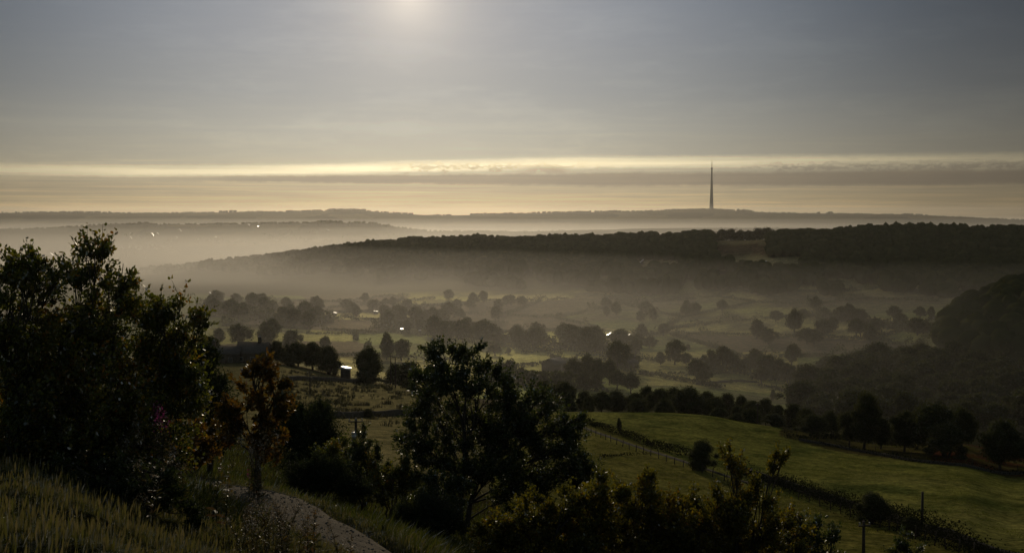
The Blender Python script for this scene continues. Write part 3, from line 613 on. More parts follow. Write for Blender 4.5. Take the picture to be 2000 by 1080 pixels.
grove('tree of the mixed clump above the lone roadside tree', 'trees of the mixed clump above the roadside tree', [(1474, 680, 722, 34), (1496, 690, 738, 50), (1520, 700, 742, 36), (1546, 670, 712, 34), (1538, 708, 748, 34)])
tree(1487, 716, 'lone dark tree with a short trunk on the corner of the pale field', ybase=750, w=36, kind='broad')
grove('shaded tree with a long shadow on the steep pasture', 'trees with long shadows on the steep pasture', [(1552, 604, 656, 42), (1478, 622, 662, 38), (1500, 640, 672, 36), (1610, 624, 656, 46, 'broad'), (1576, 640, 672, 44), (1590, 642, 672, 36), (1672, 622, 660, 44, 'broad'), (1700, 632, 668, 40), (1515, 606, 628, 30)])
tree(1568, 744, 'lone standard tree with a visible trunk at the edge of the pale field', ybase=786, w=42, kind='broad')
tree(1597, 744, 'tree touching the lone standard tree at the pale field edge', ybase=788, w=38, kind='broad')
tree(1510, 760, 'small scraggy bush by the valley track', ybase=782, w=14, kind='bush', cat='bush', name='field_bush')
tree(1428, 740, 'tiny round bush on the track across the pale field', ybase=748, w=10, kind='bush', cat='bush', name='field_bush')
# the mid wood of the valley
pts = scatter(1555, 2060, lambda x: I(x, [1555, 1620, 1700, 2060], [470, 410, 395, 380]), lambda x: I(x, [1555, 1620, 1700, 1800, 1900, 2060], [520, 640, 660, 650, 600, 560]), 18.5, seed=12)
for p in pts:
    h = random.uniform(10.5, 15.5); o_x = 1000 + p[0] / p[1] * F
    c, t = proto(random.choice(['dome', 'dome', 'broad', 'tall', 'twin']), 1 + N_TREES % 7, 'far'); N_TREES += 1
    o = thing('deciduous_tree', 'tree of the dense dusky wood in the valley behind the tallest field-edge tree', 'tree', p, random.uniform(0, 6.28), 'trees of the dense valley wood')
    w = random.uniform(15, 21); o.scale = (w, w, h); link('crown', c, o); link('trunk', t, o)

# the belt beyond the green field's brow
grove('dark tree of the long belt behind the brow of the green field', 'trees of the belt behind the green field', [
    (1062, 742, -345, 46), (1100, 744, -335, 66, 'dome'), (1140, 762, -330, 44), (1175, 764, -325, 54), (1205, 762, -335, 48), (1150, 772, -300, 40, 'bush'), (1240, 764, -330, 46), (1262, 752, -350, 48), (1290, 758, -340, 52),
    (1245, 776, -300, 50, 'bush'), (1318, 756, -345, 50), (1345, 755, -315, 80, 'dome'), (1300, 778, -298, 52, 'bush'), (1380, 764, -335, 56), (1398, 774, -305, 46, 'twin'), (1420, 766, -360, 54), (1448, 770, -350, 46), (1470, 780, -340, 48), (1440, 790, -310, 44, 'bush'),
    (1496, 776, -350, 40, 'twin'), (1520, 788, -335, 46), (1548, 786, -325, 64), (1575, 796, -315, 46), (1470, 796, -300, 50, 'bush'), (1624, 802, -290, 44)], lod='near')
grove('black rounded thorn bush on the brow of the green field', 'thorn bushes on the brow of the green field', [(1405, 795, -268, 44, 'bush'), (1512, 806, -262, 64, 'bush'), (1590, 808, -258, 66, 'bush'), (1440, 806, -266, 30, 'bush')], lod='near', name='thorn_bush', cat='bush')
tree(1110, 764, 'dark pointed conifer at the corner of the green field', Y=272, w=32, kind='spire', lod='near', name='conifer')
tree(1690, 761, 'tallest tree on the field edge, upright with a ragged crown', Y=238, w=78, kind='tall', lod='near')
tree(1660, 800, 'low round tree at the foot of the tallest field-edge tree', Y=242, w=52, lod='near')
tree(1722, 812, 'shorter tree filling the gap beside the tallest field-edge tree', Y=240, w=46, kind='twin', lod='near')
tree(1818, 784, 'massive black tree with a wide dome on the field edge', Y=226, w=130, lod='near')
tree(1768, 798, 'lighter tree leaning out from the massive black tree, towards the gap', Y=232, w=60, kind='twin', lod='near')
tree(1880, 796, 'hazier tree behind the massive black tree', Y=246, w=70, lod='near')
tree(1850, 826, 'dark tree under the shoulder of the massive black tree', Y=216, w=90, kind='bush', lod='near')
tree(1955, 815, 'black dome-shaped tree at the end of the field edge row', Y=212, w=100, kind='dome', lod='near')
tree(2030, 838, 'dark tree beyond the dome-shaped tree, cut by the picture edge', Y=208, w=84, lod='near')
# trees round the farmhouse and the glinting shed
tree(720, 677, 'big round tree just beside the glinting shed roof', Y=336, w=66, kind='dome', lod='near')
tree(716, 722, 'dark shrub mass under the big round tree', Y=330, w=74, kind='bush', lod='near', cat='bush', name='field_bush')
tree(642, 674, 'wide bushy tree on the other side of the glinting shed roof', Y=352, w=66, kind='bush', lod='near')
tree(610, 668, 'ragged tree between the farmhouse and the wide bushy tree', Y=358, w=52, kind='dome', lod='near')
tree(582, 668, 'round tree close behind the wide bushy tree, nearer the farmhouse', Y=356, w=46, kind='dome', lod='near')
tree(541, 664, 'tree at the gable end of the farmhouse', Y=350, w=44, kind='dome', lod='near')
tree(516, 686, 'low garden bush before the farmhouse gable', Y=338, w=36, kind='bush', lod='near', cat='bush', name='field_bush')
tree(565, 690, 'low dark tree beside the farmhouse garden', Y=348, w=50, kind='bush', lod='near')
tree(404, 655, 'tree beyond the dark bushes at the blind end of the farmhouse', Y=352, w=50, kind='dome', lod='near')
grove('hazy low tree behind the utility poles', 'low trees behind the utility poles', [(800, 704, -405, 60, 'bush'), (770, 710, -410, 50, 'bush'), (842, 708, -400, 56, 'bush')], lod='far')
# single bushes of the near slope
tree(1372, 858, 'black thorn bush standing alone beside the pale lane', ybase=918, w=62, kind='bush', lod='near', ymin=60, name='thorn_bush', cat='bush')
tree(1702, 960, 'dark bush on the wall line by the leaning post', ybase=1022, w=66, kind='bush', lod='near', ymin=60, name='thorn_bush', cat='bush')
tree(1780, 1008, 'low dark scrub beside the bush on the wall line', ybase=1045, w=50, kind='bush', lod='near', ymin=60, name='thorn_bush', cat='bush')
tree(1210, 815, 'thin upright sapling at the edge of the green field', ybase=846, w=13, kind='tall', lod='near', ymin=60, name='sapling')
tree(718, 797, 'single small round bush on the wall in the brown field', ybase=815, w=22, kind='bush', lod='near', ymin=60, name='thorn_bush', cat='bush')

# ------------------------------------------------------------------ hedges and walls
def hedge(label, pts_img, h, w, name='hedge', cat='hedge', ymin=60, dens=7, gap=0.0, mat='crown', Ys=None, sz=0.30):
    C = drape(pts_img, 0.8, ymin, Ys); m = len(C); n = int(m * dens)
    k = RNG.integers(0, m, n)
    if gap: k = k[fbm(k / 14.0, k * 0 + 5.0, 7, 3) > gap - 0.5]
    n = len(k)
    hv = h * np.maximum(0.3, 1 + 2.2 * fbm(k / 9.0, k * 0.0, 3, 3)); q = C[k] + RNG.normal(size=(n, 2)) * w * 0.35
    z = ground_raw(q[:, 0], q[:, 1]) + hv * RNG.uniform(0.0, 1.0, n) ** 0.8
    o0 = np.array((C[0][0], C[0][1], ground(*C[0])))
    b = MB(); b.quads(clump_quads(np.stack([q[:, 0], q[:, 1], z], 1) - o0, np.full(n, sz)), RNG.uniform(0, 0.6, n))
    o = b.build(name, M[mat]); o.location = o0
    return tag(o, label, cat)
def wall(label, pts_img, h, th, name='dry_stone_wall', ymin=60, step=1.2, Ys=None):
    C = drape(pts_img, step, ymin, Ys); T = np.gradient(C, axis=0); T /= np.linalg.norm(T, axis=1)[:, None]; Nn = np.stack([-T[:, 1], T[:, 0]], 1)
    m = len(C); o0 = np.array((C[0][0], C[0][1], ground(*C[0]))); g = ground_raw(C[:, 0], C[:, 1])
    top = g + h * (1 + 0.5 * fbm(np.arange(m) / 4.0, np.zeros(m), 13, 3)); V = []
    for s, zz, k in ((-1, g - 0.4, 1.0), (-1, top - 0.12, 0.75), (-0.5, top, 0.8), (0.5, top, 0.8), (1, top - 0.12, 0.75), (1, g - 0.4, 1.0)):
        q = C + Nn * (s * th * 0.5 * k); V.append(np.concatenate([q, zz[:, None]], 1))
    V = np.array(V).transpose(1, 0, 2).reshape(-1, 3) - o0
    b = MB(); b.mesh(V, [(i * 6 + k, i * 6 + k + 1, (i + 1) * 6 + k + 1, (i + 1) * 6 + k) for i in range(m - 1) for k in range(5)] + [(0, 1, 2, 3, 4, 5), tuple((m - 1) * 6 + k for k in range(6))[::-1]])
    o = b.build(name, M['stone']); o.location = o0
    return tag(o, label, 'wall')
hedge('low dark gorse hedge along the top side of the pale lane', [(1138, 822), (1190, 842), (1250, 862), (1310, 884), (1345, 893)], 1.4, 1.9, dens=60, mat='hedge_dark', sz=0.15)
wall('dry stone wall running down beside the lane to the picture corner', [(1420, 915), (1500, 940), (1600, 972), (1700, 1003), (1800, 1036), (1900, 1068), (1990, 1098)], 1.0, 0.6)
hedge('dark tangled growth along the foot of the wall by the lane, widened for its shadow', [(1430, 922), (1520, 950), (1620, 985), (1720, 1020), (1840, 1060), (1950, 1098)], 2.2, 3.8, dens=150, mat='hedge_dark', sz=0.12)  # growth made broader to imitate the shadow band along the wall
hedge('dark hedge bank along the upper side of the rough grass strip', [(1528, 853), (1600, 856), (1660, 861), (1720, 868), (1790, 878)], 1.3, 1.6, dens=16, mat='hedge_dark', ymin=120, sz=0.25)
wall('low stone wall bounding the rough grass strip from the green field', [(1560, 860), (1620, 870), (1700, 886), (1800, 903), (1900, 914), (2010, 924)], 0.55, 0.5, ymin=120)
hedge('dark rank growth along the low wall of the rough grass strip', [(1560, 860), (1620, 870), (1700, 886), (1800, 903), (1900, 914), (2010, 924)], 0.95, 1.2, dens=26, mat='hedge_dark', ymin=120, sz=0.16)
hedge('short line of dark scrub below the lane, in the near pasture', [(1172, 894), (1215, 889), (1265, 888)], 0.55, 0.7, dens=14, mat='hedge_dark', sz=0.14)
wall('dark stone wall crossing the brown rushy field', [(650, 816), (700, 815), (740, 813), (800, 811)], 1.0, 0.7)
wall('stone wall along the top of the brown rushy field', [(560, 744), (610, 743), (660, 745), (720, 748)], 1.1, 0.8, ymin=100)
hedge('dark hedge beside the utility poles, running down to the glossy tree', [(745, 742), (775, 752), (800, 760), (825, 770)], 1.6, 2.0, mat='hedge_dark', dens=16, ymin=100)
hedge('broken row of hedge bushes across the striped green field', [(1018, 690), (1060, 688), (1100, 689), (1140, 691)], 2.4, 2.0, ymin=400, dens=6, gap=0.45, sz=0.7)
hedge('second broken hedge row at the end of the striped field', [(1148, 693), (1180, 697), (1210, 700)], 2.0, 2.0, ymin=400, dens=5, gap=0.4, sz=0.7)
hedge('hedge crossing the pale field behind the umbrella-crowned oak', [(1225, 731), (1300, 732), (1360, 733), (1430, 729), (1460, 730)], 2.0, 2.2, ymin=400, dens=7, sz=0.7)
wall('valley wall below the umbrella-crowned oak', [(1360, 751), (1400, 748), (1460, 746), (1478, 748)], 1.2, 0.9, ymin=400)
hedge('hedge running down from the lone dark tree in the valley', [(1480, 752), (1510, 758), (1540, 768), (1560, 772)], 1.8, 2.0, ymin=400, dens=7, sz=0.6)
hedge('hedge closing the misty field beyond the lone oval tree', [(600, 652), (660, 653), (720, 651), (770, 649)], 2.2, 2.0, ymin=400, dens=5, sz=0.8)
hedge('sloping field wall overgrown with hedge from the pointed tree', [(1262, 657), (1280, 653), (1292, 649)], 2.0, 1.6, ymin=400, dens=7, sz=0.7)
hedge('added low hedge covering the bright strip under the skyline trees over the pale gap field', [(1398, 0), (1440, 0), (1502, 0)], 6, 5, Ys=[1728, 1728, 1728], dens=8, sz=1.4)  # hedge added to hide the bright strip showing below the skyline crowns
for lab, a in [('topmost hedge of the misty strip fields', [(650, 590), (700, 586), (750, 580), (800, 577)]), ('second hedge down of the misty strip fields', [(630, 602), (700, 597), (780, 590), (850, 584)]), ('third hedge down of the misty strip fields', [(640, 613), (720, 607), (800, 601), (870, 596)]),
               ('fourth hedge down of the misty strip fields', [(760, 618), (830, 610), (900, 604)]), ('hedge between the misty terraces under the middle ridge', [(930, 632), (960, 630), (990, 631)]), ('hedge along the foot of the shaded pasture with long shadows', [(1510, 662), (1535, 660), (1560, 658)])]:
    hedge(lab, a, 2.4, 2.0, ymin=500, dens=5, sz=0.9)

def field_hedges():
    gx = np.arange(-420, 460, 1.3); gy = np.arange(560, 1240, 1.3); A, B = np.meshgrid(gx, gy); A = A.ravel(); B = B.ravel()
    xi, yi = lookup_img_y(A, B); m = (xi > 380) & (xi < 1840); A, B, xi = A[m], B[m], xi[m]
    _, d1, d2, i1, i2 = cells(A, B, 120, 51, True)
    k = (d2 - d1) < 2.6; A, B, i1, i2, xi = A[k], B[k], i1[k], i2[k], xi[k]
    key = np.minimum(i1, i2) * 1000003 + np.maximum(i1, i2)
    for q in np.unique(key):
        s_ = np.nonzero(key == q)[0]
        if len(s_) < 50 or _hash(np.int64(q), np.int64(3), 5) < 0.12: continue
        t = np.repeat(s_, 5); n = len(t); a = A[t] + RNG.normal(size=n) * 0.5; b = B[t] + RNG.normal(size=n) * 0.5
        h = 2.2 + 30.0 * np.clip(fbm(a / 11.0, b / 11.0, 87, 3) - 0.05, 0, 0.4); g = ground_raw(a, b)
        z = g + h * RNG.random(n) ** 0.7; c = np.array((A[s_].mean(), B[s_].mean(), 0)); c[2] = ground(c[0], c[1])
        mb = MB(); mb.quads(clump_quads(np.stack([a, b, z], 1) - c, np.full(n, 0.75)), RNG.uniform(0, 0.6, n))
        o = mb.build('hedge', M['crown']); o.location = c; xm = xi[s_].mean()
        z_ = 'misty part of the valley under the long ridge' if xm < 900 else ('middle of the valley, near the striped field and barn' if xm < 1250 else 'pastures below the dark ridge')
        tag(o, 'overgrown hedge dividing fields in the ' + z_, 'hedge', 'field hedges in the ' + z_)
field_hedges()
for lab, a, h, w in [('misty scrub under the copse beyond the big bushes', [(390, 612), (430, 614), (480, 618), (530, 626)], 7, 9), ('misty overgrown hedge between the copse and the strip fields', [(520, 640), (560, 634), (610, 632), (650, 628)], 7, 9), ('overgrown stream hedge below the strip fields', [(735, 640), (790, 641), (850, 646), (905, 652)], 7, 9),
               ('first run of scrub in the long belt above the striped field', [(850, 656), (910, 660), (970, 666), (1030, 672)], 8, 10), ('second run of scrub in the long belt above the striped field', [(1010, 676), (1070, 680), (1130, 686), (1180, 690)], 9, 10), ('dark undergrowth of the hedge belt under the striped field', [(940, 748), (1000, 750), (1060, 756), (1110, 760), (1170, 763)], 7, 9),
               ('scrub below the lone dark tree and the mixed clump', [(1470, 738), (1510, 742), (1560, 735)], 6, 8), ('undergrowth along the clump beyond the umbrella-crowned oak', [(1370, 726), (1410, 727), (1460, 728)], 6, 8), ('scrub round the bright glinting roof', [(1130, 684), (1180, 687), (1240, 690)], 6, 8), ('scrub on the rough slope under the dark ridge', [(1590, 618), (1660, 628), (1740, 640), (1820, 650)], 5, 8)]:
    hedge(lab, a, h, w, ymin=400, dens=14, sz=1.3, gap=0.18)

# ------------------------------------------------------------------ buildings
SUN_IMG = (800, -14)
SUN = Vector((uof(*SUN_IMG), 1.0, slope(SUN_IMG[1]))).normalized()
def gable(b_wall, b_roof, L, Wd, hw, hr, over=0.35, th=0.14):
    """walls with gables (closed) and a two-slope roof, ridge along x, foot at z = 0"""
    l, w = L / 2, Wd / 2
    V = [(-l, -w, -0.6), (l, -w, -0.6), (l, w, -0.6), (-l, w, -0.6), (-l, -w, hw), (l, -w, hw), (l, w, hw), (-l, w, hw), (-l, 0, hw + hr), (l, 0, hw + hr)]
    b_wall.mesh(V, [(0, 1, 5, 4), (2, 3, 7, 6), (1, 2, 6, 9, 5), (3, 0, 4, 8, 7), (4, 5, 9, 8), (6, 7, 8, 9), (3, 2, 1, 0)])
    s = hr / w
    for q in (-1, 1):
        e = w + over; z0 = hw - over * s + 0.02; z1 = hw + hr + 0.02
        A = [(-l - over, q * e, z0), (l + over, q * e, z0), (l + over, 0, z1), (-l - over, 0, z1)]
        V = A + [(x, y, z + th) for x, y, z in A]
        b_roof.mesh(V, [(0, 1, 2, 3), (4, 7, 6, 5), (0, 4, 5, 1), (1, 5, 6, 2), (2, 6, 7, 3), (3, 7, 4, 0)])
def house(name, label, cat, loc, rz, L, Wd, hw, hr, wall_m, roof_m, windows=(), door=None, chimneys=(), group=None):
    o = thing(name, label, cat, loc, rz, group)
    bw, br = MB(), MB(); gable(bw, br, L, Wd, hw, hr)
    bw.build('wall', M[wall_m], o); rf = br.build('roof', M[roof_m], o)
    for cx, cy in chimneys:
        b = MB(); b.box((cx, cy, hw + hr + 0.35), (0.95, 0.8, 2.2)); b.box((cx, cy, hw + hr + 1.52), (1.12, 0.96, 0.16)); ch = b.build('chimney', M['stone'], rf)
        for dx in (-0.22, 0.22):
            p = MB(); p.tube([(cx + dx, cy, hw + hr + 1.6), (cx + dx, cy, hw + hr + 2.15)], [0.15, 0.12], 8); p.build('chimney_pot', M['ceramic'], ch)
    for wx, wz in windows:
        y = -Wd / 2
        f = MB()
        for c, d in (((wx, y - 0.02, wz + 0.62), (1.3, 0.14, 0.12)), ((wx, y - 0.05, wz - 0.66), (1.5, 0.24, 0.12)), ((wx - 0.6, y - 0.02, wz), (0.1, 0.12, 1.2)), ((wx + 0.6, y - 0.02, wz), (0.1, 0.12, 1.2)), ((wx, y - 0.02, wz), (0.07, 0.10, 1.12))): f.box(c, d)
        fr = f.build('window', M['render'], o); g = MB(); g.box((wx, y - 0.012, wz), (1.1, 0.02, 1.1)); g.build('pane', M['glass'], fr)
    if door:
        b = MB(); b.box((door, -Wd / 2 - 0.03, 1.0), (0.95, 0.08, 2.0)); b.build('door', M['door'], o)
    return o
p = P(496, 701, 346); p.z = ground(p.x, p.y)
house('farmhouse', 'long dark stone farmhouse with a chimney, silhouetted among the trees', 'house', p, -0.12, 9.6, 6.5, 3.6, 2.9, 'stone', 'slate', [(-3, 1.6), (0.6, 1.6), (3, 1.6)], -1.2, [(2.0, 0)])
p = P(440, 702, 345); p.z = ground(p.x, p.y)
house('farm_outbuilding', 'lower stone outbuilding joined to the farmhouse, with one small chimney', 'outbuilding', p, -0.05, 10.4, 6.0, 3.4, 1.9, 'stone', 'slate', [(-2.5, 1.5), (2.5, 1.5)], 0.3, [(-3.6, 0)])
def shed(label, x, y, Y, L, D, h, name='farm_shed', cat='shed', tilt=0.0, group=None, rz=0.0, roof='sheet'):
    """low building whose single-pitch metal roof lies so that it mirrors the low sun towards the hill"""
    X = uof(x, y) * Y; zt = slope(y) * Y; g = ground(X, Y)
    c = Vector((X, Y, max(zt, g + h)))
    nrm = (SUN + (-c).normalized()).normalized()
    nrm = (nrm + Vector((random.uniform(-1, 1), random.uniform(-1, 1), 0)) * tilt).normalized()
    if nrm.z < 0.60 or x > 1300:
        hx = Vector((nrm.x, nrm.y, 0)).normalized() * math.sin(math.radians(14)); nrm = Vector((hx.x, hx.y, math.cos(math.radians(14)))); roof = 'bright_sheet' if roof == 'sheet' else roof
    zr = lambda dx, dy: -(nrm.x * dx + nrm.y * dy) / nrm.z
    o = thing(name, label, cat, (c.x, c.y, g), 0.0, group); H = c.z - g
    cr, sr = math.cos(rz), math.sin(rz)
    def slab(l, d, z0, z1, lid):
        Q = [(sx * l / 2, sy * d / 2) for sx, sy in ((-1, -1), (1, -1), (1, 1), (-1, 1))]; Q = [(x_ * cr - y_ * sr, x_ * sr + y_ * cr) for x_, y_ in Q]
        return [(x_, y_, (zr(x_, y_) + H + z0) if lid else z0) for x_, y_ in Q] + [(x_, y_, zr(x_, y_) + H + z1) for x_, y_ in Q]
    B6 = [(3, 2, 1, 0), (4, 5, 6, 7), (0, 1, 5, 4), (1, 2, 6, 5), (2, 3, 7, 6), (3, 0, 4, 7)]
    b = MB(); b.mesh(slab(L, D, -0.5, -0.14, False), B6); b.build('wall', M['stone'], o)
    b = MB(); b.mesh(slab(L + 0.7, D + 0.7, -0.12, 0.0, True), B6); b.build('roof', M[roof], o)
    b = MB(); q = D / 2 + 0.04; b.box((q * sr, -q * cr, 1.05), (min(2.6, L * 0.4), 0.08, 2.1), rz); b.build('door', M['door'], o)
    return o
shed('small shed with a brilliantly glinting roof between the round tree and the wide bushy tree', 675, 718, 347, 2.6, 4.0, 2.2, tilt=0.006)
shed('isolated building whose roof glints brightest in the hazy valley', 1190, 660, 880, 3.2, 8.0, 3.0, tilt=0.004)
for x, y, L, lab in [(820, 651, 2.0, 'shed with a small bright roof glint past the stream belt'), (785, 649, 3.6, 'shed with a flat roof glint behind the misty pair of trees'), (775, 604, 4.6, 'long shed with a glinting roof among the strip fields'), (628, 619, 4.2, 'shed with a thin glint at the near end of the strip fields'),
                     (654, 616, 4.6, 'shed with a streaked roof glint beneath the round strip field tree'), (734, 613, 6.0, 'cottage with a faint long roof glint below the strip field hedges'), (1228, 661, 3.6, 'low shed with a faint glint near the brightest roof'), (412, 577, 5.0, 'cottage roof glinting faintly by the misty copse'), (753, 640, 3.0, 'cottage with a dull roof glint in the stream belt trees')]:
    q = hit(x, y, 450); shed(lab, x, y, q.y, L * 0.62, 6.0, 2.6, 'valley_cottage' if 'cottage' in lab else 'farm_shed', 'cottage' if 'cottage' in lab else 'shed', 0.012, roof='sheet' if x in (820, 785) else 'dull_sheet')
for x, y, L, lab in [(684, 523, 8.0, 'cottage with a roof glint in the dark wood, first of a pair'), (709, 526, 6.0, 'cottage with a pointed roof glint in the dark wood, second of a pair'), (1490, 517, 14, 'white-roofed building glinting below the pale gap field'), (1253, 515, 8, 'building with a dim roof by the narrow field in the ridge wood')]:
    q = hit(x, y + 2, 900); shed(lab, x, y, q.y, L * 0.6, 7, 8.0 if x < 1000 else 5.0, 'hillside_cottage', 'cottage', 0.012, roof='white_roof' if x > 1400 else 'dull_sheet')
for i, (x, y, L, lab) in enumerate([(255, 466, 12, 'village house with a double roof glint above the bush tops'), (298, 460, 20, 'village building with the longest bright roof on the middle ridge'), (308, 458, 9, 'village house touching the longest bright roof'), (421, 465, 9, 'lone village house with a sharp roof spark'), (486, 441, 14, 'skyline house with a bright roof on the middle ridge'),
                                (504, 444, 9, 'skyline house with a small spark beside the bright one'), (238, 486, 8, 'village house with the lowest roof spark by the bush tops'), (275, 484, 9, 'village house with a faint low roof spark'), (255, 458, 9, 'small village house above the double roof glint'), (352, 451, 14, 'village house with a dull roof near the ridge top'),
                                (465, 469, 9, 'village house with a dim roof beyond the lone spark'), (345, 465, 8, 'village house with a tiny roof glint between brighter ones'), (540, 472, 12, 'farm roof with a dim glint on the misty slope'), (1052, 452, 14, 'distant building glinting faintly above the central ridge wood'), (640, 451, 22, 'distant pale roof in mist under the middle ridge trees')]):
    q = hit(x, y + 1, 2600); shed(lab, x, y, q.y, L * 0.5, 6, 6.0, 'village_house', 'house', 0.010, roof='sheet' if i in (1, 3, 5) else 'dull_sheet')
# open barn in the valley
p = hit(1082, 724, 450)
o = thing('barn', 'big gabled hay barn standing at the bottom of the striped field', 'barn', p, 0.95)
bw, br = MB(), MB(); gable(bw, br, 12.0, 9.0, 4.4, 3.0); bw.build('wall', M['stone'], o); br.build('roof', M['slate'], o)
b = MB(); b.box((0, -4.55, 1.9), (3.6, 0.1, 3.8)); b.build('door', M['door'], o)
p = hit(1225, 717, 450)
house('stone_cottage', 'small stone cottage half hidden beside the big rounded tree', 'cottage', p, 0.3, 12, 6, 3.0, 2.0, 'stone', 'slate', [(-3, 1.6), (3, 1.6)], 0.0, [(5, 0)])

# ------------------------------------------------------------------ the tower on the skyline
TX0 = uof(1389.5, 410) * 6620; TY0 = 6620.0; TG = ground(TX0, TY0)
o = thing('broadcast_tower', 'very tall tapering concrete broadcast tower with a mast on the horizon ridge', 'tower', (TX0, TY0, TG - 1))
Ht = slope(310) * TY0 - TG
b = MB(); zs = np.linspace(0, 0.80, 15); rr = 4.0 + (12.6 - 4.0) * (1 - zs / 0.80) ** 1.2
b.tube([(0, 0, z * Ht) for z in zs], rr, 24, True); b.build('shaft', M['concrete'], o, True)
b = MB(); b.tube([(0, 0, Ht * q) for q in (0.795, 0.798, 0.803, 0.818, 0.822, 0.825)], [3.6, 5.6, 6.6, 6.6, 5.2, 3.2], 20); b.build('turret_room', M['concrete'], o)
b = MB()
for a in range(4):
    t = a * math.pi / 2 + 0.785
    b.tube([(2.1 * math.cos(t), 2.1 * math.sin(t), Ht * 0.82), (1.5 * math.cos(t), 1.5 * math.sin(t), Ht * 0.93)], [0.5, 0.4], 5)
    for k in range(10):
        z0 = Ht * (0.825 + 0.0105 * k); z1 = z0 + Ht * 0.0105; t2 = t + math.pi / 2
        b.tube([(2.0 * math.cos(t), 2.0 * math.sin(t), z0), (2.0 * math.cos(t2), 2.0 * math.sin(t2), z1)], [0.22, 0.22], 4)
b.tube([(0, 0, Ht * 0.82), (0, 0, Ht * 0.93)], [1.3, 1.1], 8)
b.build('lattice_mast', M['steel'], o)
b = MB(); b.tube([(0, 0, Ht * 0.925), (0, 0, Ht * 0.965), (0, 0, Ht * 1.0)], [0.95, 0.75, 0.35], 10); b.build('aerial', M['steel'], o)
X2 = uof(1408, 410) * 6640; o = thing('radio_mast', 'slim low radio mast just beside the foot of the concrete tower', 'mast', (X2, 6640, ground(X2, 6640)))
b = MB(); b.tube([(0, 0, 0), (0, 0, 40)], [0.7, 0.5], 6); b.build('mast_pole', M['steel'], o)
b = MB(); b.tube([(-1.6, 0, 31), (1.6, 0, 31)], [0.25, 0.25], 5); b.tube([(-1.2, 0, 36), (1.2, 0, 36)], [0.25, 0.25], 5); b.build('aerial', M['steel'], o)

# ------------------------------------------------------------------ poles and wires
POLE_TOPS = {}
def utility_pole(key, label, x, ytop, Y, arm=1.5, rz=0.0, h=None, transformer=False, n_ins=3, r=0.13, lean=0.0):
    X = uof(x, ytop) * Y; z = slope(ytop) * Y; g = ground(X, Y); h = z - g
    o = thing('utility_pole', label, 'pole', (X, Y, g), rz)
    b = MB(); b.tube([(0, 0, -0.8), (lean * h * 0.5, 0, h * 0.5), (lean * h, 0, h)], [r * 1.25, r * 1.1, r * 0.9], 9); b.build('post', M['pole'], o)
    POLE_TOPS[key] = []
    if arm:
        b = MB(); b.box((lean * h, -0.16, h - 0.35), (arm, 0.10, 0.13)); b.build('crossarm', M['pole'], o)
        for k in range(n_ins):
            dx = -arm / 2 + 0.1 + (arm - 0.2) * k / max(n_ins - 1, 1) + lean * h
            b = MB(); b.tube([(dx, -0.16, h - 0.29), (dx, -0.16, h - 0.22), (dx, -0.16, h - 0.18), (dx, -0.16, h - 0.08), (dx, -0.16, h - 0.04)], [0.025, 0.03, 0.075, 0.065, 0.03], 8); b.build('insulator', M['ceramic'], o)
            POLE_TOPS[key].append(Vector((X + dx * math.cos(rz), Y + dx * math.sin(rz) - 0.16, g + h - 0.05)))
    else: POLE_TOPS[key].append(Vector((X, Y, g + h - 0.1)))
    if transformer:
        b = MB(); b.tube([(-0.14, -0.42, h - 2.3), (-0.14, -0.42, h - 1.45)], [0.29, 0.29], 14); b.tube([(-0.14, -0.42, h - 1.45), (-0.14, -0.42, h - 1.40)], [0.31, 0.27], 14); tr = b.build('transformer', M['steel'], o)
        for dx in (-0.12, 0.12):
            b = MB(); b.tube([(-0.14 + dx, -0.42, h - 1.4), (-0.14 + dx, -0.42, h - 1.18)], [0.05, 0.03], 8); b.build('bushing', M['ceramic'], tr)
    return o
utility_pole('a', 'tall thin pole standing in the brown rushy field', 605, 725, 236, 1.2, 0.1, n_ins=2)
utility_pole('b', 'pole with a crossarm, nearer of the close pair by the big round tree', 772, 695, 306, 2.2, 0.2, n_ins=3)
utility_pole('c', 'shorter pole close behind the crossarm pole by the big round tree', 763, 693, 350, 1.6, 0.2, n_ins=2)
utility_pole('d', 'pole carrying a shiny round transformer can, rising behind the leafy sapling', 695, 816, 112, 1.5, 0.05, transformer=True, n_ins=3)
utility_pole('e', 'pole with bright insulators at the bottom of the near pasture', 1688, 1017, 92, 1.1, 0.2, n_ins=2, lean=-0.012)
utility_pole('f', 'plain pole without a crossarm at the edge of the green field', 1802, 960, 121, 0, r=0.14)
utility_pole('g', 'pole with two short arms among the trees behind the green field', 1480, 788, 292, 1.3, 0.1, n_ins=2)
utility_pole('h', 'thin pole sticking up between the farmhouse trees', 563, 670, 352, 0, r=0.10)
utility_pole('i', 'faint pole in the valley near the pair of light-footed trees', 1239, 709, 640, 1.6, n_ins=2)
utility_pole('j', 'small pole showing above the belt of trees by the glossy tree', 1012, 735, 335, 1.0, n_ins=2)
def wire(a, b_, label, sag=0.9):
    a = Vector(a); b_ = Vector(b_); m = MB(); n = 16
    m.tube([a.lerp(b_, t) - a - Vector((0, 0, sag * 4 * t * (1 - t))) for t in np.linspace(0, 1, n)], [0.009] * n, 4)
    o = m.build('overhead_wire', M['pole']); o.location = a
    tag(o, label, 'wire')
wire(POLE_TOPS['a'][0], POLE_TOPS['d'][0], 'overhead wire from the brown field pole to the transformer pole', 0.5)
wire(POLE_TOPS['a'][1], POLE_TOPS['b'][0], 'overhead wire from the brown field pole to the crossarm pole', 0.5)
wire(POLE_TOPS['b'][1], POLE_TOPS['c'][0], 'short overhead wire joining the close pair of poles', 0.4)

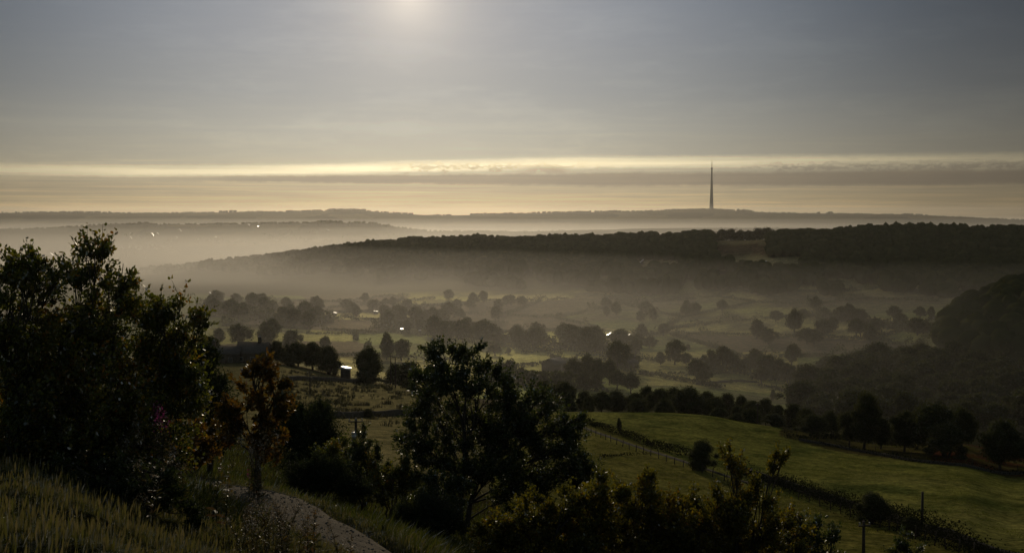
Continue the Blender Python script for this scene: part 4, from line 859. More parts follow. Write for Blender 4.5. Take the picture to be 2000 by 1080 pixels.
def fence(label, pts_img, h, step, ymin=60, Ys=None, name='wire_fence'):
    C = drape(pts_img, 0.5, ymin, Ys); s = np.concatenate(([0], np.cumsum(np.linalg.norm(np.diff(C, axis=0), axis=1)))); q = np.arange(0, s[-1], step)
    A = np.stack([np.interp(q, s, C[:, 0]), np.interp(q, s, C[:, 1])], 1); z = ground_raw(A[:, 0], A[:, 1])
    o = thing(name, label, 'fence', (A[0][0], A[0][1], z[0])); o0 = np.array((A[0][0], A[0][1], z[0])); post = None
    for k in range(len(A)):
        if post is None:
            b = MB(); b.tube([(0, 0, -0.4), (0, 0, h * 0.6), (0, 0, h)], [0.075, 0.07, 0.055], 6); post = b.data('fence_post', M['pole'])
        f = link('fence_post', post, o); f.location = np.array((A[k][0], A[k][1], z[k])) - o0; f.rotation_euler = (random.uniform(-0.09, 0.09), random.uniform(-0.09, 0.09), random.random() * 3); f.scale = (1, 1, random.uniform(0.85, 1.15))
    b = MB()
    for zh in (0.3, 0.65, 0.95):
        b.tube(np.concatenate([A, (z + zh * h)[:, None]], 1) - o0, np.full(len(A), 0.004), 3)
    b.build('fence_wire', M['pole'], o)
fence('post and wire fence along the lower side of the pale lane', [(1130, 836), (1200, 866), (1270, 890), (1340, 914), (1400, 934), (1470, 958)], 1.25, 3.2)
fence('post and wire fence on the bank of the rough grass strip', [(1556, 850), (1610, 854), (1680, 864), (1760, 876)], 1.7, 6.0, 120)
fence('fence of leaning posts along the stone wall below the rough strip', [(1600, 866), (1700, 884), (1800, 901), (1900, 913), (2000, 922)], 1.5, 7.0, 120)
fence('row of old fence posts in the tangled growth below the lane wall', [(1560, 975), (1640, 1002), (1740, 1036), (1840, 1070), (1930, 1100)], 1.3, 2.6)
# ------------------------------------------------------------------ shrubs and trees with real leaves
def leaves(base, d, nrm, L, W):
    """six-sided leaf blades: base points, direction, normal, length, width"""
    s = np.cross(d, nrm); s /= np.linalg.norm(s, axis=1)[:, None] + 1e-9
    L = L[:, None]; W = W[:, None]
    up = nrm * L * 0.10
    return np.stack([base, base + d * L * 0.32 + s * W * 0.5 + up, base + d * L * 0.70 + s * W * 0.38 + up * 0.7, base + d * L - up * 0.6, base + d * L * 0.70 - s * W * 0.38 + up * 0.7, base + d * L * 0.32 - s * W * 0.5 + up], 1)
def nz(v): return v / (np.linalg.norm(v, axis=-1, keepdims=True) + 1e-9)
def shrub(name, label, cat, foot, lobes, leaf, mat, Y, nstem=4, n_per=1.0, fill=1.0, sprig=0.25, group=None, seed=0, wood_r=0.035, per_twig=12, tw=0.4, stems_name='stems', spread=0.35, rmin=0.35, tint_pow=1.0, upright=0.25, top_open=1.0, drop=0):
    """foot: picture point of the root (at depth Y); lobes: (x, y, rx, ry, dY) ellipses of the crown in picture pixels; leaf: (length, width) in metres"""
    r = np.random.default_rng(seed + 500)
    X = uof(foot[0], foot[1]) * Y; g = ground(X, Y); o0 = np.array((X, Y, g)); s = px(Y)
    o = thing(name, label, cat, tuple(o0), 0, group)
    bw, bl = MB(), MB()
    cen = np.array([np.array(P(l[0], l[1], Y)) - o0 for l in lobes]); ctr = cen.mean(0); topz = cen[:, 2].max()
    stems = []
    for st in range(nstem):
        a = st * 6.28 / nstem + r.uniform(0, 1); off = np.array((math.cos(a), math.sin(a), 0)) * (0.10 if nstem > 1 else 0.0) * spread
        tip = np.array((ctr[0] * 0.9, ctr[1] * 0.5, topz * 0.9)) + np.array((math.cos(a), math.sin(a), 0)) * (0.9 * spread if nstem > 1 else 0.1)
        q = np.linspace(0, 1, 12)[:, None]; a0 = off + np.array((0, 0, -0.15)); p1 = off + np.array((tip[0] * 0.15, tip[1] * 0.15, topz * 0.35)); p2 = tip * np.array((0.75, 0.75, 0.7))
        stem = (1 - q)**3 * a0 + 3 * (1 - q)**2 * q * p1 + 3 * (1 - q) * q**2 * p2 + q**3 * tip + r.normal(size=(12, 3)) * 0.025 * (q > 0.1)
        stems.append(stem); bw.tube(stem, wood_r * np.linspace(1.0, 0.14, 12), 8)
    for li, lb in enumerate(lobes):
        x, y, rx, ry = lb[:4]; y = y + drop; dY = lb[4] if len(lb) > 4 else r.uniform(-0.5, 0.5) * rx * s
        dens = (lb[5] if len(lb) > 5 else 1.0) * (top_open if y < foot[1] - 230 else 1.0)
        c = np.array(P(x, y, Y + dY)) - o0; R = np.array((rx * s, min(rx, ry * 1.1) * s, ry * s))
        sm = min(stems, key=lambda q_: np.linalg.norm(q_[6] - c)); ok = np.nonzero(sm[:, 2] <= max(0.62 * c[2], 0.15))[0]; ia = ok[-1] if len(ok) else 0
        a0 = sm[ia]; p3 = c + np.array((0, 0, R[2] * 0.35)); p1 = a0 + (c - a0) * np.array((0.30, 0.30, 0.45)) + r.normal(size=3) * 0.06; p2 = a0 + (c - a0) * np.array((0.75, 0.75, 0.70)) + r.normal(size=3) * 0.06
        q = np.linspace(0, 1, 9)[:, None]
        limb = (1 - q)**3 * a0 + 3 * (1 - q)**2 * q * p1 + 3 * (1 - q) * q**2 * p2 + q**3 * p3
        wr = wood_r * (0.30 + 0.2 * r.random())
        bw.tube(limb, np.linspace(wr, 0.005, 9), 6)
        vol = R[0] * R[1] * R[2] * 4.19
        nt = int(dens * n_per * 4.6 * (R[0] * R[2] + R[0] * R[1] + R[1] * R[2]) / (leaf[0] * leaf[1] * 0.65 * per_twig)) + 10
        ncl = max(7, nt // 16)
        cd = rand_dirs(ncl, r); cr = r.uniform(rmin, 0.98, ncl) ** 0.6
        CC = cd * cr[:, None]
        own = r.integers(0, ncl, nt)
        T = CC[own] + r.normal(size=(nt, 3)) * 0.17
        nn = np.linalg.norm(T, axis=1); T = T * np.minimum(1, 1.06 / np.maximum(nn, 1e-6))[:, None]
        ext = r.random(nt) < sprig; T = np.where(ext[:, None], (nz(T) + np.array((0, 0, 0.22))) * np.clip(np.linalg.norm(T, axis=1)[:, None] * r.uniform(1.02, 1.5, nt)[:, None], 0, 1.45), T)
        E = c + T * R
        k0 = r.uniform(0.45, 0.92, nt) * 8; i0 = np.floor(k0).astype(int); B = limb[i0] + (limb[np.minimum(i0 + 1, 8)] - limb[i0]) * (k0 - i0)[:, None]
        # secondary boughs to each cluster, twigs from the bough
        BC = c + CC * R * 0.72
        for k in range(ncl):
            bs = limb[r.integers(3, 8)]; md = (bs + BC[k]) / 2 + r.normal(size=3) * 0.04 + np.array((0, 0, 0.05))
            bw.tube([bs, md, BC[k]], [wr * 0.42, wr * 0.28, 0.006], 4, False)
        S = BC[own] * 0.85 + B * 0.15
        for k in range(nt):
            if k % 2 == 0 or ext[k]:
                m_ = (S[k] + E[k]) / 2 + r.normal(size=3) * 0.02
                bw.tube([S[k], m_, E[k]], [0.0055, 0.004, 0.0022], 3, False)
        m = per_twig
        t = (r.uniform(tw, 1.02, (nt, m))); t[:, 0] = 1.0
        base = S[:, None] * (1 - t[..., None]) + E[:, None] * t[..., None] + r.normal(size=(nt, m, 3)) * (0.018 + 0.03 * (1 - t[..., None]))
        td = nz(E - S)[:, None]
        d = nz(td * 0.8 + r.normal(size=(nt, m, 3)) * 0.75 + np.array((0, 0, upright)))
        nr = nz(r.normal(size=(nt, m, 3)) + np.array((0, -0.1, 0.7)))
        f = r.random((nt, m)) < fill
        base, d, nr = base[f], d[f], nr[f]; n = len(base)
        if n == 0: continue
        tint = np.clip(0.25 + 0.5 * np.repeat(r.random(ncl)[own], m).reshape(nt, m)[f] + r.normal(size=n) * 0.22, 0, 1) ** tint_pow
        bl.quads(leaves(base, d, nr, leaf[0] * r.uniform(0.65, 1.25, n), leaf[1] * r.uniform(0.7, 1.25, n)), tint, 6)
    print(name, 'leaves', sum(len(f) for f in bl.f))
    bw.build(stems_name, M['bark'], o); bl.build('foliage', M[mat], o)
    return o
T_ = 'large_shrub'
shrub(T_, 'tall sparse-topped hawthorn at the picture edge, its highest sprigs against the mist', 'shrub', (30, 905), [(70, 545, 75, 62), (25, 590, 90, 78), (75, 480, 26, 24, 0, 0.5), (120, 505, 30, 26, 0, 0.5), (30, 495, 24, 14, 0, 0.3), (90, 650, 115, 90), (10, 740, 110, 110), (120, 770, 120, 100), (50, 850, 130, 70), (-60, 620, 90, 120), (70, 895, 110, 50), (-20, 880, 90, 60)],
      (0.060, 0.036), 'hawthorn', 13.5, sprig=0.4, seed=1, n_per=1.3, top_open=0.52, drop=20)
shrub(T_, 'tall peaked hawthorn with a dense top, beside the sparse-topped one', 'shrub', (190, 930), [(185, 505, 55, 52), (190, 470, 34, 22, 0, 0.8), (150, 560, 60, 60), (215, 545, 42, 40), (245, 525, 22, 30, 0, 0.5), (205, 610, 70, 70), (170, 690, 90, 90), (215, 770, 95, 90), (180, 860, 100, 70), (170, 910, 110, 42), (250, 925, 70, 40)],
      (0.060, 0.036), 'hawthorn', 14.5, sprig=0.38, seed=2, n_per=1.3, top_open=0.52, drop=18)
shrub(T_, 'rounded hawthorn leaning towards the valley, lower than its two neighbours', 'shrub', (300, 920), [(310, 600, 55, 42), (355, 620, 46, 50), (270, 640, 60, 60), (335, 680, 68, 60), (385, 660, 20, 16, 0, 0.6), (290, 740, 80, 80), (350, 760, 60, 70), (300, 830, 80, 70), (310, 900, 70, 46), (270, 880, 70, 60)],
      (0.058, 0.035), 'hawthorn', 15.6, sprig=0.36, seed=3, n_per=1.35, top_open=0.6, drop=6)
shrub('bramble_bush', 'low dark bramble sprawling over the bank edge below the hawthorns', 'bush', (290, 1000), [(210, 935, 70, 34), (280, 950, 70, 38), (325, 975, 50, 32), (150, 920, 60, 30), (385, 1005, 34, 20)], (0.05, 0.034), 'dark_leaf', 11.5, seed=21, n_per=1.2, sprig=0.35, wood_r=0.015)
shrub('young_bush', 'small rust-tinged bush at the bend of the gravel path', 'bush', (375, 925), [(345, 850, 40, 36), (392, 858, 36, 34), (365, 885, 52, 26), (415, 880, 26, 22)], (0.07, 0.045), 'autumn', 21, seed=22, n_per=1.2, sprig=0.35, wood_r=0.02)
shrub('dark_bush', 'dark green bush behind the rounded hawthorn, over the path bend', 'bush', (410, 890), [(385, 740, 55, 60), (420, 790, 50, 60), (400, 700, 34, 36), (370, 820, 50, 50), (410, 855, 52, 40), (445, 840, 34, 36)], (0.06, 0.04), 'dark_leaf', 30, seed=4, n_per=1.5, sprig=0.15)
shrub('young_tree', 'young tree turning orange, with a slim trunk beside the path', 'tree', (505, 965), [(505, 730, 38, 42), (540, 745, 28, 30), (465, 775, 50, 34), (520, 790, 52, 40), (440, 780, 30, 22, 0, 0.6), (480, 830, 62, 38), (552, 720, 16, 22, 0, 0.5), (530, 850, 40, 30, 0, 0.6), (495, 700, 20, 22, 0, 0.7)],
      (0.085, 0.055), 'autumn', 19.0, seed=5, n_per=1.0, drop=26, sprig=0.34, wood_r=0.06, nstem=1, stems_name='trunk', spread=0.2)
shrub('dark_bush', 'black mass of thorn bush below the brown field pole', 'bush', (600, 925), [(600, 850, 62, 52), (560, 830, 44, 46), (635, 870, 38, 42), (620, 812, 40, 26), (590, 890, 70, 40), (575, 800, 24, 22, 0, 0.6), (628, 802, 14, 18, 0, 0.5)], (0.065, 0.04), 'dark_leaf', 38, seed=6, n_per=1.6, sprig=0.2)
shrub('field_shrub', 'rough scrub between the black thorn bush and the shining sapling', 'shrub', (665, 965), [(665, 885, 30, 30), (650, 915, 50, 35), (690, 930, 40, 30), (655, 945, 50, 24)], (0.065, 0.04), 'hawthorn', 34, seed=24, n_per=1.4, sprig=0.3, wood_r=0.02)
shrub('leafy_sapling', 'leafy sapling with pale shining leaves under the transformer pole', 'shrub', (710, 960), [(705, 865, 20, 26), (725, 890, 22, 28), (690, 895, 26, 26), (712, 920, 36, 30), (745, 925, 22, 24), (705, 842, 9, 14, 0, 0.6)], (0.075, 0.032), 'glossy', 30, seed=7, n_per=1.1, sprig=0.3)
shrub('glossy_tree', 'big glossy-leaved sallow tree with shining leaves rising in the middle of the slope', 'tree', (905, 1035), [
    (838, 685, 20, 22, 0, 0.8), (868, 705, 34, 30), (912, 690, 36, 24), (950, 730, 28, 28), (880, 745, 60, 40), (830, 745, 34, 28, 0, 0.8), (935, 770, 56, 44), (985, 765, 34, 34), (850, 800, 60, 40), (1010, 790, 32, 40), (810, 860, 42, 36), (850, 880, 56, 36), (915, 840, 60, 44),
    (1045, 800, 42, 48), (1060, 845, 52, 44), (1000, 850, 56, 48), (1110, 830, 30, 28), (1120, 880, 40, 48), (1060, 910, 66, 52), (970, 910, 62, 46), (1130, 925, 38, 34), (900, 930, 56, 40), (1020, 960, 70, 40), (1140, 815, 10, 10, 0, 0.5)],
      (0.088, 0.042), 'glossy', 30, seed=8, n_per=1.5, top_open=0.8, sprig=0.36, wood_r=0.085, nstem=2, stems_name='trunk', spread=0.8)
shrub('glossy_shrub', 'low shrub with silvery shining leaves at the foot of the glossy tree', 'shrub', (870, 1030), [(860, 940, 30, 30), (885, 965, 32, 28), (845, 975, 30, 26), (905, 940, 24, 26), (870, 1000, 36, 24)], (0.075, 0.036), 'glossy', 27, seed=9, n_per=1.1)
shrub('field_shrub', 'green leafy shrub between the shining sapling and the glossy tree', 'shrub', (765, 985), [(740, 930, 32, 34), (775, 915, 30, 32), (800, 945, 34, 34), (765, 960, 40, 30), (720, 955, 28, 26)], (0.07, 0.040), 'hawthorn', 29, seed=10, n_per=1.2, sprig=0.3)
shrub('gorse_bush', 'dark spiky gorse bush just above the path verge', 'bush', (835, 1060), [(835, 1000, 44, 34), (800, 1010, 34, 28), (870, 1020, 40, 28), (840, 1035, 56, 26)], (0.05, 0.012), 'dark_leaf', 24, seed=11, n_per=1.6, sprig=0.4)
shrub('gorse_bush', 'grey-green gorse running along the verge below the black thorn bush', 'bush', (625, 965), [(590, 925, 36, 26), (630, 915, 34, 26), (660, 935, 34, 28), (610, 945, 44, 22), (690, 960, 36, 26)], (0.05, 0.014), 'dark_leaf', 27, seed=12, n_per=1.6, sprig=0.4)
shrub('yellowing_bush', 'wide yellow-green hawthorn spreading under the glossy tree', 'bush', (1060, 1200), [(1010, 1010, 60, 44), (1085, 985, 56, 40), (960, 1040, 50, 40), (1050, 1060, 70, 50), (1140, 1010, 56, 46), (1100, 1070, 80, 50), (1190, 960, 46, 36), (1160, 1060, 60, 60), (990, 1090, 70, 50)], (0.062, 0.046), 'yellowing', 19.5, seed=13, n_per=1.7, sprig=0.28)
shrub('yellowing_bush', 'yellow-green hawthorn with a bare twig arching over its top', 'bush', (1270, 1210), [(1240, 975, 50, 44), (1300, 1000, 60, 40), (1220, 1040, 64, 50), (1330, 1050, 70, 50), (1270, 1085, 90, 50), (1262, 935, 20, 22, 0, 0.6), (1170, 955, 22, 20, 0, 0.6)], (0.060, 0.045), 'yellowing', 20.5, seed=14, n_per=1.7, sprig=0.3)
shrub('yellowing_bush', 'thin-topped hawthorn with long branches reaching over the green field', 'bush', (1450, 1210), [(1420, 980, 42, 40), (1440, 930, 30, 34, 0, 0.55), (1425, 885, 18, 22, 0, 0.5), (1480, 960, 40, 34, 0, 0.8), (1515, 905, 18, 26, 0, 0.7), (1530, 890, 10, 14, 0, 0.5), (1400, 1040, 64, 50), (1470, 1030, 64, 50), (1530, 1050, 50, 46), (1440, 1090, 80, 50)], (0.058, 0.043), 'yellowing', 20.0, seed=15, n_per=1.7, sprig=0.42)
shrub('yellowing_bush', 'low dark-centred hawthorn filling the gap between the two higher yellow-green ones', 'bush', (1360, 1240), [(1340, 1010, 60, 44), (1385, 1050, 70, 50), (1300, 1060, 70, 50), (1500, 1085, 80, 40), (1190, 1015, 60, 50), (1240, 1060, 70, 50)], (0.060, 0.045), 'yellowing', 21.5, seed=23, n_per=1.6, sprig=0.35)
shrub('glossy_shrub', 'small shining shrub at the end of the yellow-green hawthorns', 'shrub', (1600, 1160), [(1590, 1045, 34, 30), (1560, 1060, 34, 30), (1625, 1065, 30, 28), (1600, 1090, 50, 30), (1560, 1015, 14, 16, 0, 0.5)], (0.070, 0.038), 'glossy', 21, seed=16, n_per=1.0, sprig=0.34)
shrub('leafy_sapling', 'top of a small leafy sapling by the bright-insulator pole', 'shrub', (1765, 1150), [(1768, 1050, 12, 20, 0, 0.8), (1760, 1075, 26, 20), (1785, 1080, 18, 18)], (0.070, 0.036), 'glossy', 24, seed=17, n_per=1.0, sprig=0.4)
# bare twig above the second yellow-green hawthorn
# tall herbs on the bank and path edge
def herb_parts(kind, seed):
    r = np.random.default_rng(seed); st, lf, fl = MB(), MB(), MB(); H = 1.0
    lean = r.normal(size=2) * 0.10
    q = np.linspace(0, 1, 6); C = np.stack([lean[0] * q**2, lean[1] * q**2, H * q], 1)
    st.tube(C, np.linspace(0.007, 0.002, 6), 4)
    n = 60 if kind != 'dock' else 30
    t = r.uniform(0.12, 0.96, n); a = r.uniform(0, 6.28, n); b = np.stack([np.interp(t, q, C[:, 0]), np.interp(t, q, C[:, 1]), t * H], 1)
    d = nz(np.stack([np.cos(a), np.sin(a), r.uniform(0.1, 0.9, n)], 1)); L = (0.13 if kind != 'dock' else 0.15) * (1.1 - 0.75 * t) * r.uniform(0.7, 1.2, n)
    lf.quads(leaves(b, d, nz(rand_dirs(n, r) + np.array((0, 0, 1.2))), L, L * (0.22 if kind != 'dock' else 0.3)), r.random(n), 6)
    if kind == 'willow':
        for k in range(5):
            t0 = r.uniform(0.45, 0.8); a = r.uniform(0, 6.28); p0 = np.array((np.interp(t0, q, C[:, 0]), np.interp(t0, q, C[:, 1]), t0)); p1 = p0 + np.array((0.12 * math.cos(a), 0.12 * math.sin(a), 0.2))
            st.tube([p0, (p0 + p1) / 2 + np.array((0.02 * math.cos(a), 0.02 * math.sin(a), -0.01)), p1], [0.004, 0.003, 0.0015], 3)
            c = p0 + (p1 - p0) * r.uniform(0.5, 1.05, 10)[:, None] + r.normal(size=(10, 3)) * 0.015; fl.quads(clump_quads(c, 0.013, r), r.random(10))
        c = C[-1] - np.array((0, 0, 1)) * r.uniform(0, 0.22, 30)[:, None] + r.normal(size=(30, 3)) * 0.020; fl.quads(clump_quads(c, 0.015, r), r.random(30))
    elif kind == 'pink':
        c = C[-1] - np.array((0, 0, 1)) * r.uniform(-0.02, 0.16, 44)[:, None] + r.normal(size=(44, 3)) * 0.022; fl.quads(clump_quads(c, 0.012, r), r.random(44))
    else:
        c = C[-1] - np.array((0, 0, 1)) * r.uniform(-0.02, 0.42, 90)[:, None] + r.normal(size=(90, 3)) * 0.016; fl.quads(clump_quads(c, 0.011, r), r.random(90))
    return st, lf, fl
HP = {}
def herb(kind, x, ytop, Y, label, group):
    v = random.randrange(4)
    if (kind, v) not in HP:
        st, lf, fl = herb_parts(kind, v * 7 + len(kind)); HP[(kind, v)] = (st.data('stem', M['herb']), lf.data('leaves', M['herb']), fl.data('sprays', M[{'willow': 'fluff', 'pink': 'pink', 'dock': 'autumn'}[kind]]))
    X = uof(x, ytop) * Y; g = ground(X, Y); h = max(0.35, slope(ytop) * Y - g)
    o = thing({'willow': 'willowherb', 'pink': 'flowering_willowherb', 'dock': 'dock_plant'}[kind], label, 'wildflower' if kind == 'pink' else 'tall herb', (X, Y, g), random.uniform(0, 6.28), group)
    k = min(h, 1.9); o.scale = (k * 0.9 + 0.15, k * 0.9 + 0.15, k)
    for nme, me in zip(('stem', 'leaves', 'sprays'), HP[(kind, v)]): link(nme, me, o)
rr_ = random.Random(5)
for k in range(34):
    x = rr_.choice([rr_.uniform(270, 365), rr_.uniform(470, 560)]); herb('willow', x, (rr_.uniform(870, 990) if x < 400 else rr_.uniform(950, 1000)) + (x - 290) * 0.10, rr_.uniform(9.5, 13.5), 'seeding willowherb stem of the thicket between the grassy bank and the path', 'willowherb thicket')
for k in range(16):
    x = rr_.uniform(230, 355); herb('willow', x, rr_.uniform(800, 890), rr_.uniform(13.0, 16.5), 'willowherb stem at the shady foot of the rounded hawthorn', 'willowherb under the hawthorn')
for k in range(16):
    x = rr_.uniform(470, 690); herb('willow', x, rr_.uniform(960, 1050) + (x - 470) * 0.12, rr_.uniform(8.5, 11.5), 'leafy herb stem at the near edge of the gravel path', 'herbs along the near edge of the path')
for x, y, Y in [(612, 995, 9.4), (440, 905, 12.0), (420, 890, 12.6), (681, 1040, 9.0), (600, 1005, 9.8)]:
    herb('dock', x, y, Y, 'dark rust-brown seeding dock stalk beside the gravel path', 'dock stalks by the path')
for x, y, Y in [(305, 797, 13.5), (318, 800, 13.2), (312, 815, 13.0), (296, 792, 14.0)]:
    herb('pink', x, y, Y, 'pink-flowered willowherb stem before the rounded hawthorn', 'pink willowherb before the hawthorn')
herb('pink', 487, 918, 13.8, 'single pink willowherb flower by the young orange tree', None)
for k in range(5):
    herb('willow', rr_.uniform(485, 505), rr_.uniform(835, 890), rr_.uniform(15.5, 17.0), 'pale-leaved tall stem crowded round the slim trunk of the orange tree', 'pale stems round the orange tree')

# ------------------------------------------------------------------ grass
def grass(name, label, n, region, h, seed, curve=0.5, w=0.006, seedhead=0.12, clump=0.35, mat='grass'):
    r = np.random.default_rng(seed); A = region(n, r); n = len(A)
    z = ground_carved(A[:, 0], A[:, 1]); k = fbm(A[:, 0] * 1.3, A[:, 1] * 1.3, seed, 3)
    keep = k > -clump; A, z, k = A[keep], z[keep], k[keep]; n = len(A)
    H = h * r.uniform(0.45, 1.25, n) * (1 + 1.3 * k); W = w * r.uniform(0.7, 1.4, n)
    a = r.uniform(0, 6.28, n); side = np.stack([np.cos(a), np.sin(a), np.zeros(n)], 1)
    bend = np.stack([r.normal(size=n) * 0.5 + 0.5, r.normal(size=n) * 0.5 - 0.35, np.zeros(n)], 1) * (H * curve)[:, None]
    B = np.stack([A[:, 0], A[:, 1], z - 0.03], 1); up = np.array((0, 0, 1.0))
    m1 = B + up * (H * 0.55)[:, None] + bend * 0.30; t = B + up * (H * 0.95)[:, None] + bend
    V = np.stack([B - side * W[:, None], m1 - side * W[:, None] * 0.8, t, m1 + side * W[:, None] * 0.8, B + side * W[:, None]], 1)
    b = MB(); tint = np.clip(0.35 + 0.9 * fbm(A[:, 0] * 0.9, A[:, 1] * 0.9, seed + 3, 3) + r.normal(size=n) * 0.2, 0, 1); b.quads(V, tint, 5)
    s = r.random(n) < seedhead
    if s.any():
        c = t[s]; b.quads(np.stack([c - side[s] * 0.007, c + up * 0.05 + bend[s] * 0.15, c + side[s] * 0.007, c - up * 0.05 - bend[s] * 0.1], 1), np.clip(0.85 + r.normal(size=len(c)) * 0.1, 0, 1))
    return tag(b.build(name, M[mat]), label, 'grass', None, 'stuff')
def reg_bank(n, r):
    Y = np.exp(r.uniform(math.log(3.2), math.log(13.5), n)); x = r.uniform(-250, 900, n); X = uof(x, 900) * Y
    return np.stack([X, Y], 1)[(path_dist(X, Y) > 1.0)]
grass('grass', 'long dry seeding grass on the bank below the hawthorns', 260000, reg_bank, 0.055, 41, w=0.0022, seedhead=0.05, curve=1.5)
def reg_stalk(n, r):
    A = reg_bank(n, r); k = fbm(A[:, 0] / 1.4, A[:, 1] / 1.4, 73, 3) > 0.0
    return A[k]
grass('grass', 'thin reddish seeding stalks standing over the grassy bank', 7000, reg_stalk, 0.17, 47, w=0.0012, seedhead=1.0, curve=0.35, clump=9)
def reg_verge(n, r):
    k = r.integers(0, len(PATHC), n); T = np.gradient(PATHC, axis=0); T = nz(T); Nn = np.stack([-T[:, 1], T[:, 0]], 1)
    s = np.where(r.random(n) < 0.65, 1, -1) * (0.74 + np.abs(r.normal(size=n)) * 0.8)
    c = PATHC[k] + Nn[k] * s[:, None] + r.normal(size=(n, 2)) * 0.08
    return c
def reg_tuft(n, r):
    A = reg_bank(n // 30, r); k = fbm(A[:, 0] / 0.9, A[:, 1] / 0.9, 69, 3) > 0.06; A = A[k]
    return np.repeat(A, 26, 0) + r.normal(size=(len(A) * 26, 2)) * 0.06
grass('grass', 'taller seeding tussocks standing out of the grassy bank', 60000, reg_tuft, 0.085, 46, w=0.0020, seedhead=0.2, curve=1.2, clump=9)
grass('grass', 'grassy verge along both edges of the gravel path', 90000, reg_verge, 0.10, 42, w=0.0038, seedhead=0.10, curve=1.0)
def reg_slope(n, r):
    Y = np.exp(r.uniform(math.log(14), math.log(75), n)); x = r.uniform(300, 2100, n); X = uof(x, 950) * Y
    return np.stack([X, Y], 1)[(path_dist(X, Y) > 1.0)]
grass('grass', 'rough grass on the slope under the shrubs', 60000, reg_slope, 0.28, 43, w=0.012, seedhead=0.0)
def reg_rush(n, r):
    Y = r.uniform(150, 318, n); x = r.uniform(540, 860, n); X = uof(x, 780) * Y
    k = fbm(X / 3.0, Y / 5.0, 61, 2) > 0.05; k &= Y > np.interp(r.random(n), [0, 1], [150, 200])
    A = np.stack([X, Y], 1)[k]
    return np.repeat(A, 14, 0) + r.normal(size=(len(A) * 14, 2)) * 0.22
grass('rushes', 'tufts of brown rushes dotted over the field below the farmhouse', 3600, reg_rush, 0.75, 44, curve=0.3, w=0.035, seedhead=0, clump=9, mat='rush')
def reg_fld(n, r):
    Y = np.exp(r.uniform(math.log(95), math.log(262), n)); x = r.uniform(1100, 2050, n); X = uof(x, 900) * Y
    k = fbm(X / 6.0, Y / 9.0, 63, 3) > 0.02
    return np.stack([X, Y], 1)[k]
grass('grass', 'uneven pasture grass of the green field', 90000, reg_fld, 0.14, 45, curve=0.5, w=0.03, seedhead=0, clump=9, mat='pasture')

# loose stones on the trodden path
k = RNG.integers(0, len(PATHC), 2200); T = nz(np.gradient(PATHC, axis=0)); Nn = np.stack([-T[:, 1], T[:, 0]], 1)
q = PATHC[k] + Nn[k] * (np.clip(RNG.normal(size=len(k)) * 0.45, -0.95, 0.95))[:, None] + RNG.normal(size=(len(k), 2)) * 0.1
zz = ground_raw(q[:, 0], q[:, 1]) - 0.005; ss = 0.006 + 0.020 * RNG.random(len(k)) ** 3
b = MB()
for i in range(len(k)):
    V = blob(ICO1[0], i % 23, 0.35) * np.array((1.0, RNG.uniform(0.6, 1.0), 0.6)) * ss[i] + np.array((q[i, 0], q[i, 1], zz[i]))
    b.v.append(V.astype(np.float32)); b.f.append(ICO1[1] + b.n); b.n += len(V); b.t.append(np.full(len(V), 0.0))
tag(b.build('gravel', M['pebble']), 'loose stones scattered over the trodden path', 'gravel', None, 'stuff')

# ------------------------------------------------------------------ sky, sun, haze
W = bpy.data.worlds.new('World'); SC.world = W; W.use_nodes = True
nt = W.node_tree; nt.nodes.clear(); lk = nt.links
def m_(op, a, b=None, c=None, clamp=False):
    n = nt.nodes.new('ShaderNodeMath'); n.operation = op; n.use_clamp = clamp
    for i, v in enumerate((a, b, c)):
        if v is None: continue
        if hasattr(v, 'links') or hasattr(v, 'is_linked'): lk.new(v, n.inputs[i])
        else: n.inputs[i].default_value = v
    return n.outputs[0]
def mixc(f, a, b, mode='MIX'):
    n = nt.nodes.new('ShaderNodeMix'); n.data_type = 'RGBA'; n.blend_type = mode
    for i, v in ((0, f), (6, a), (7, b)):
        if hasattr(v, 'is_linked'): lk.new(v, n.inputs[i])
        else: n.inputs[i].default_value = v if i == 0 else (*v, 1)
    return n.outputs[2]
def smooth(x, a, b):
    n = nt.nodes.new('ShaderNodeMapRange'); n.interpolation_type = 'SMOOTHSTEP'; lk.new(x, n.inputs[0]); n.inputs[1].default_value = a; n.inputs[2].default_value = b
    return n.outputs[0]
def rampw(x, stops):
    r = ramp(nt, stops); lk.new(x, r.inputs[0]); return r.outputs[0]
def noise(vec, scale, detail=6, rough=0.6):
    n = nt.nodes.new('ShaderNodeTexNoise'); n.inputs['Scale'].default_value = scale; n.inputs['Detail'].default_value = detail; n.inputs['Roughness'].default_value = rough; lk.new(vec, n.inputs['Vector']); return n.outputs['Fac']
SUN_EL = math.asin(SUN.z); SUN_AZ = math.atan2(SUN.x, SUN.y)
tc = nt.nodes.new('ShaderNodeTexCoord'); sep = nt.nodes.new('ShaderNodeSeparateXYZ'); lk.new(tc.outputs['Generated'], sep.inputs[0])
el = m_('MULTIPLY', m_('ARCSINE', sep.outputs[2]), 57.29578); az = m_('MULTIPLY', m_('ARCTAN2', sep.outputs[0], sep.outputs[1]), 57.29578)
sky = nt.nodes.new('ShaderNodeTexSky'); sky.sky_type = 'NISHITA'; sky.sun_disc = False; sky.sun_elevation = SUN_EL; sky.sun_rotation = SUN_AZ; sky.air_density = 1.0; sky.dust_density = 2.0; sky.ozone_density = 1.5
dot = nt.nodes.new('ShaderNodeVectorMath'); dot.operation = 'DOT_PRODUCT'; lk.new(tc.outputs['Generated'], dot.inputs[0]); dot.inputs[1].default_value = SUN
ang = m_('MULTIPLY', m_('ARCCOSINE', m_('MINIMUM', dot.outputs['Value'], 0.999999)), 57.29578)
KS = 18.5
def C(r, g, b, k=1.0):
    f = lambda v: (v / 12.92 if v <= 0.04045 else ((v + 0.055) / 1.055) ** 2.4)
    return tuple(f(q / 255) * k for q in (r, g, b))
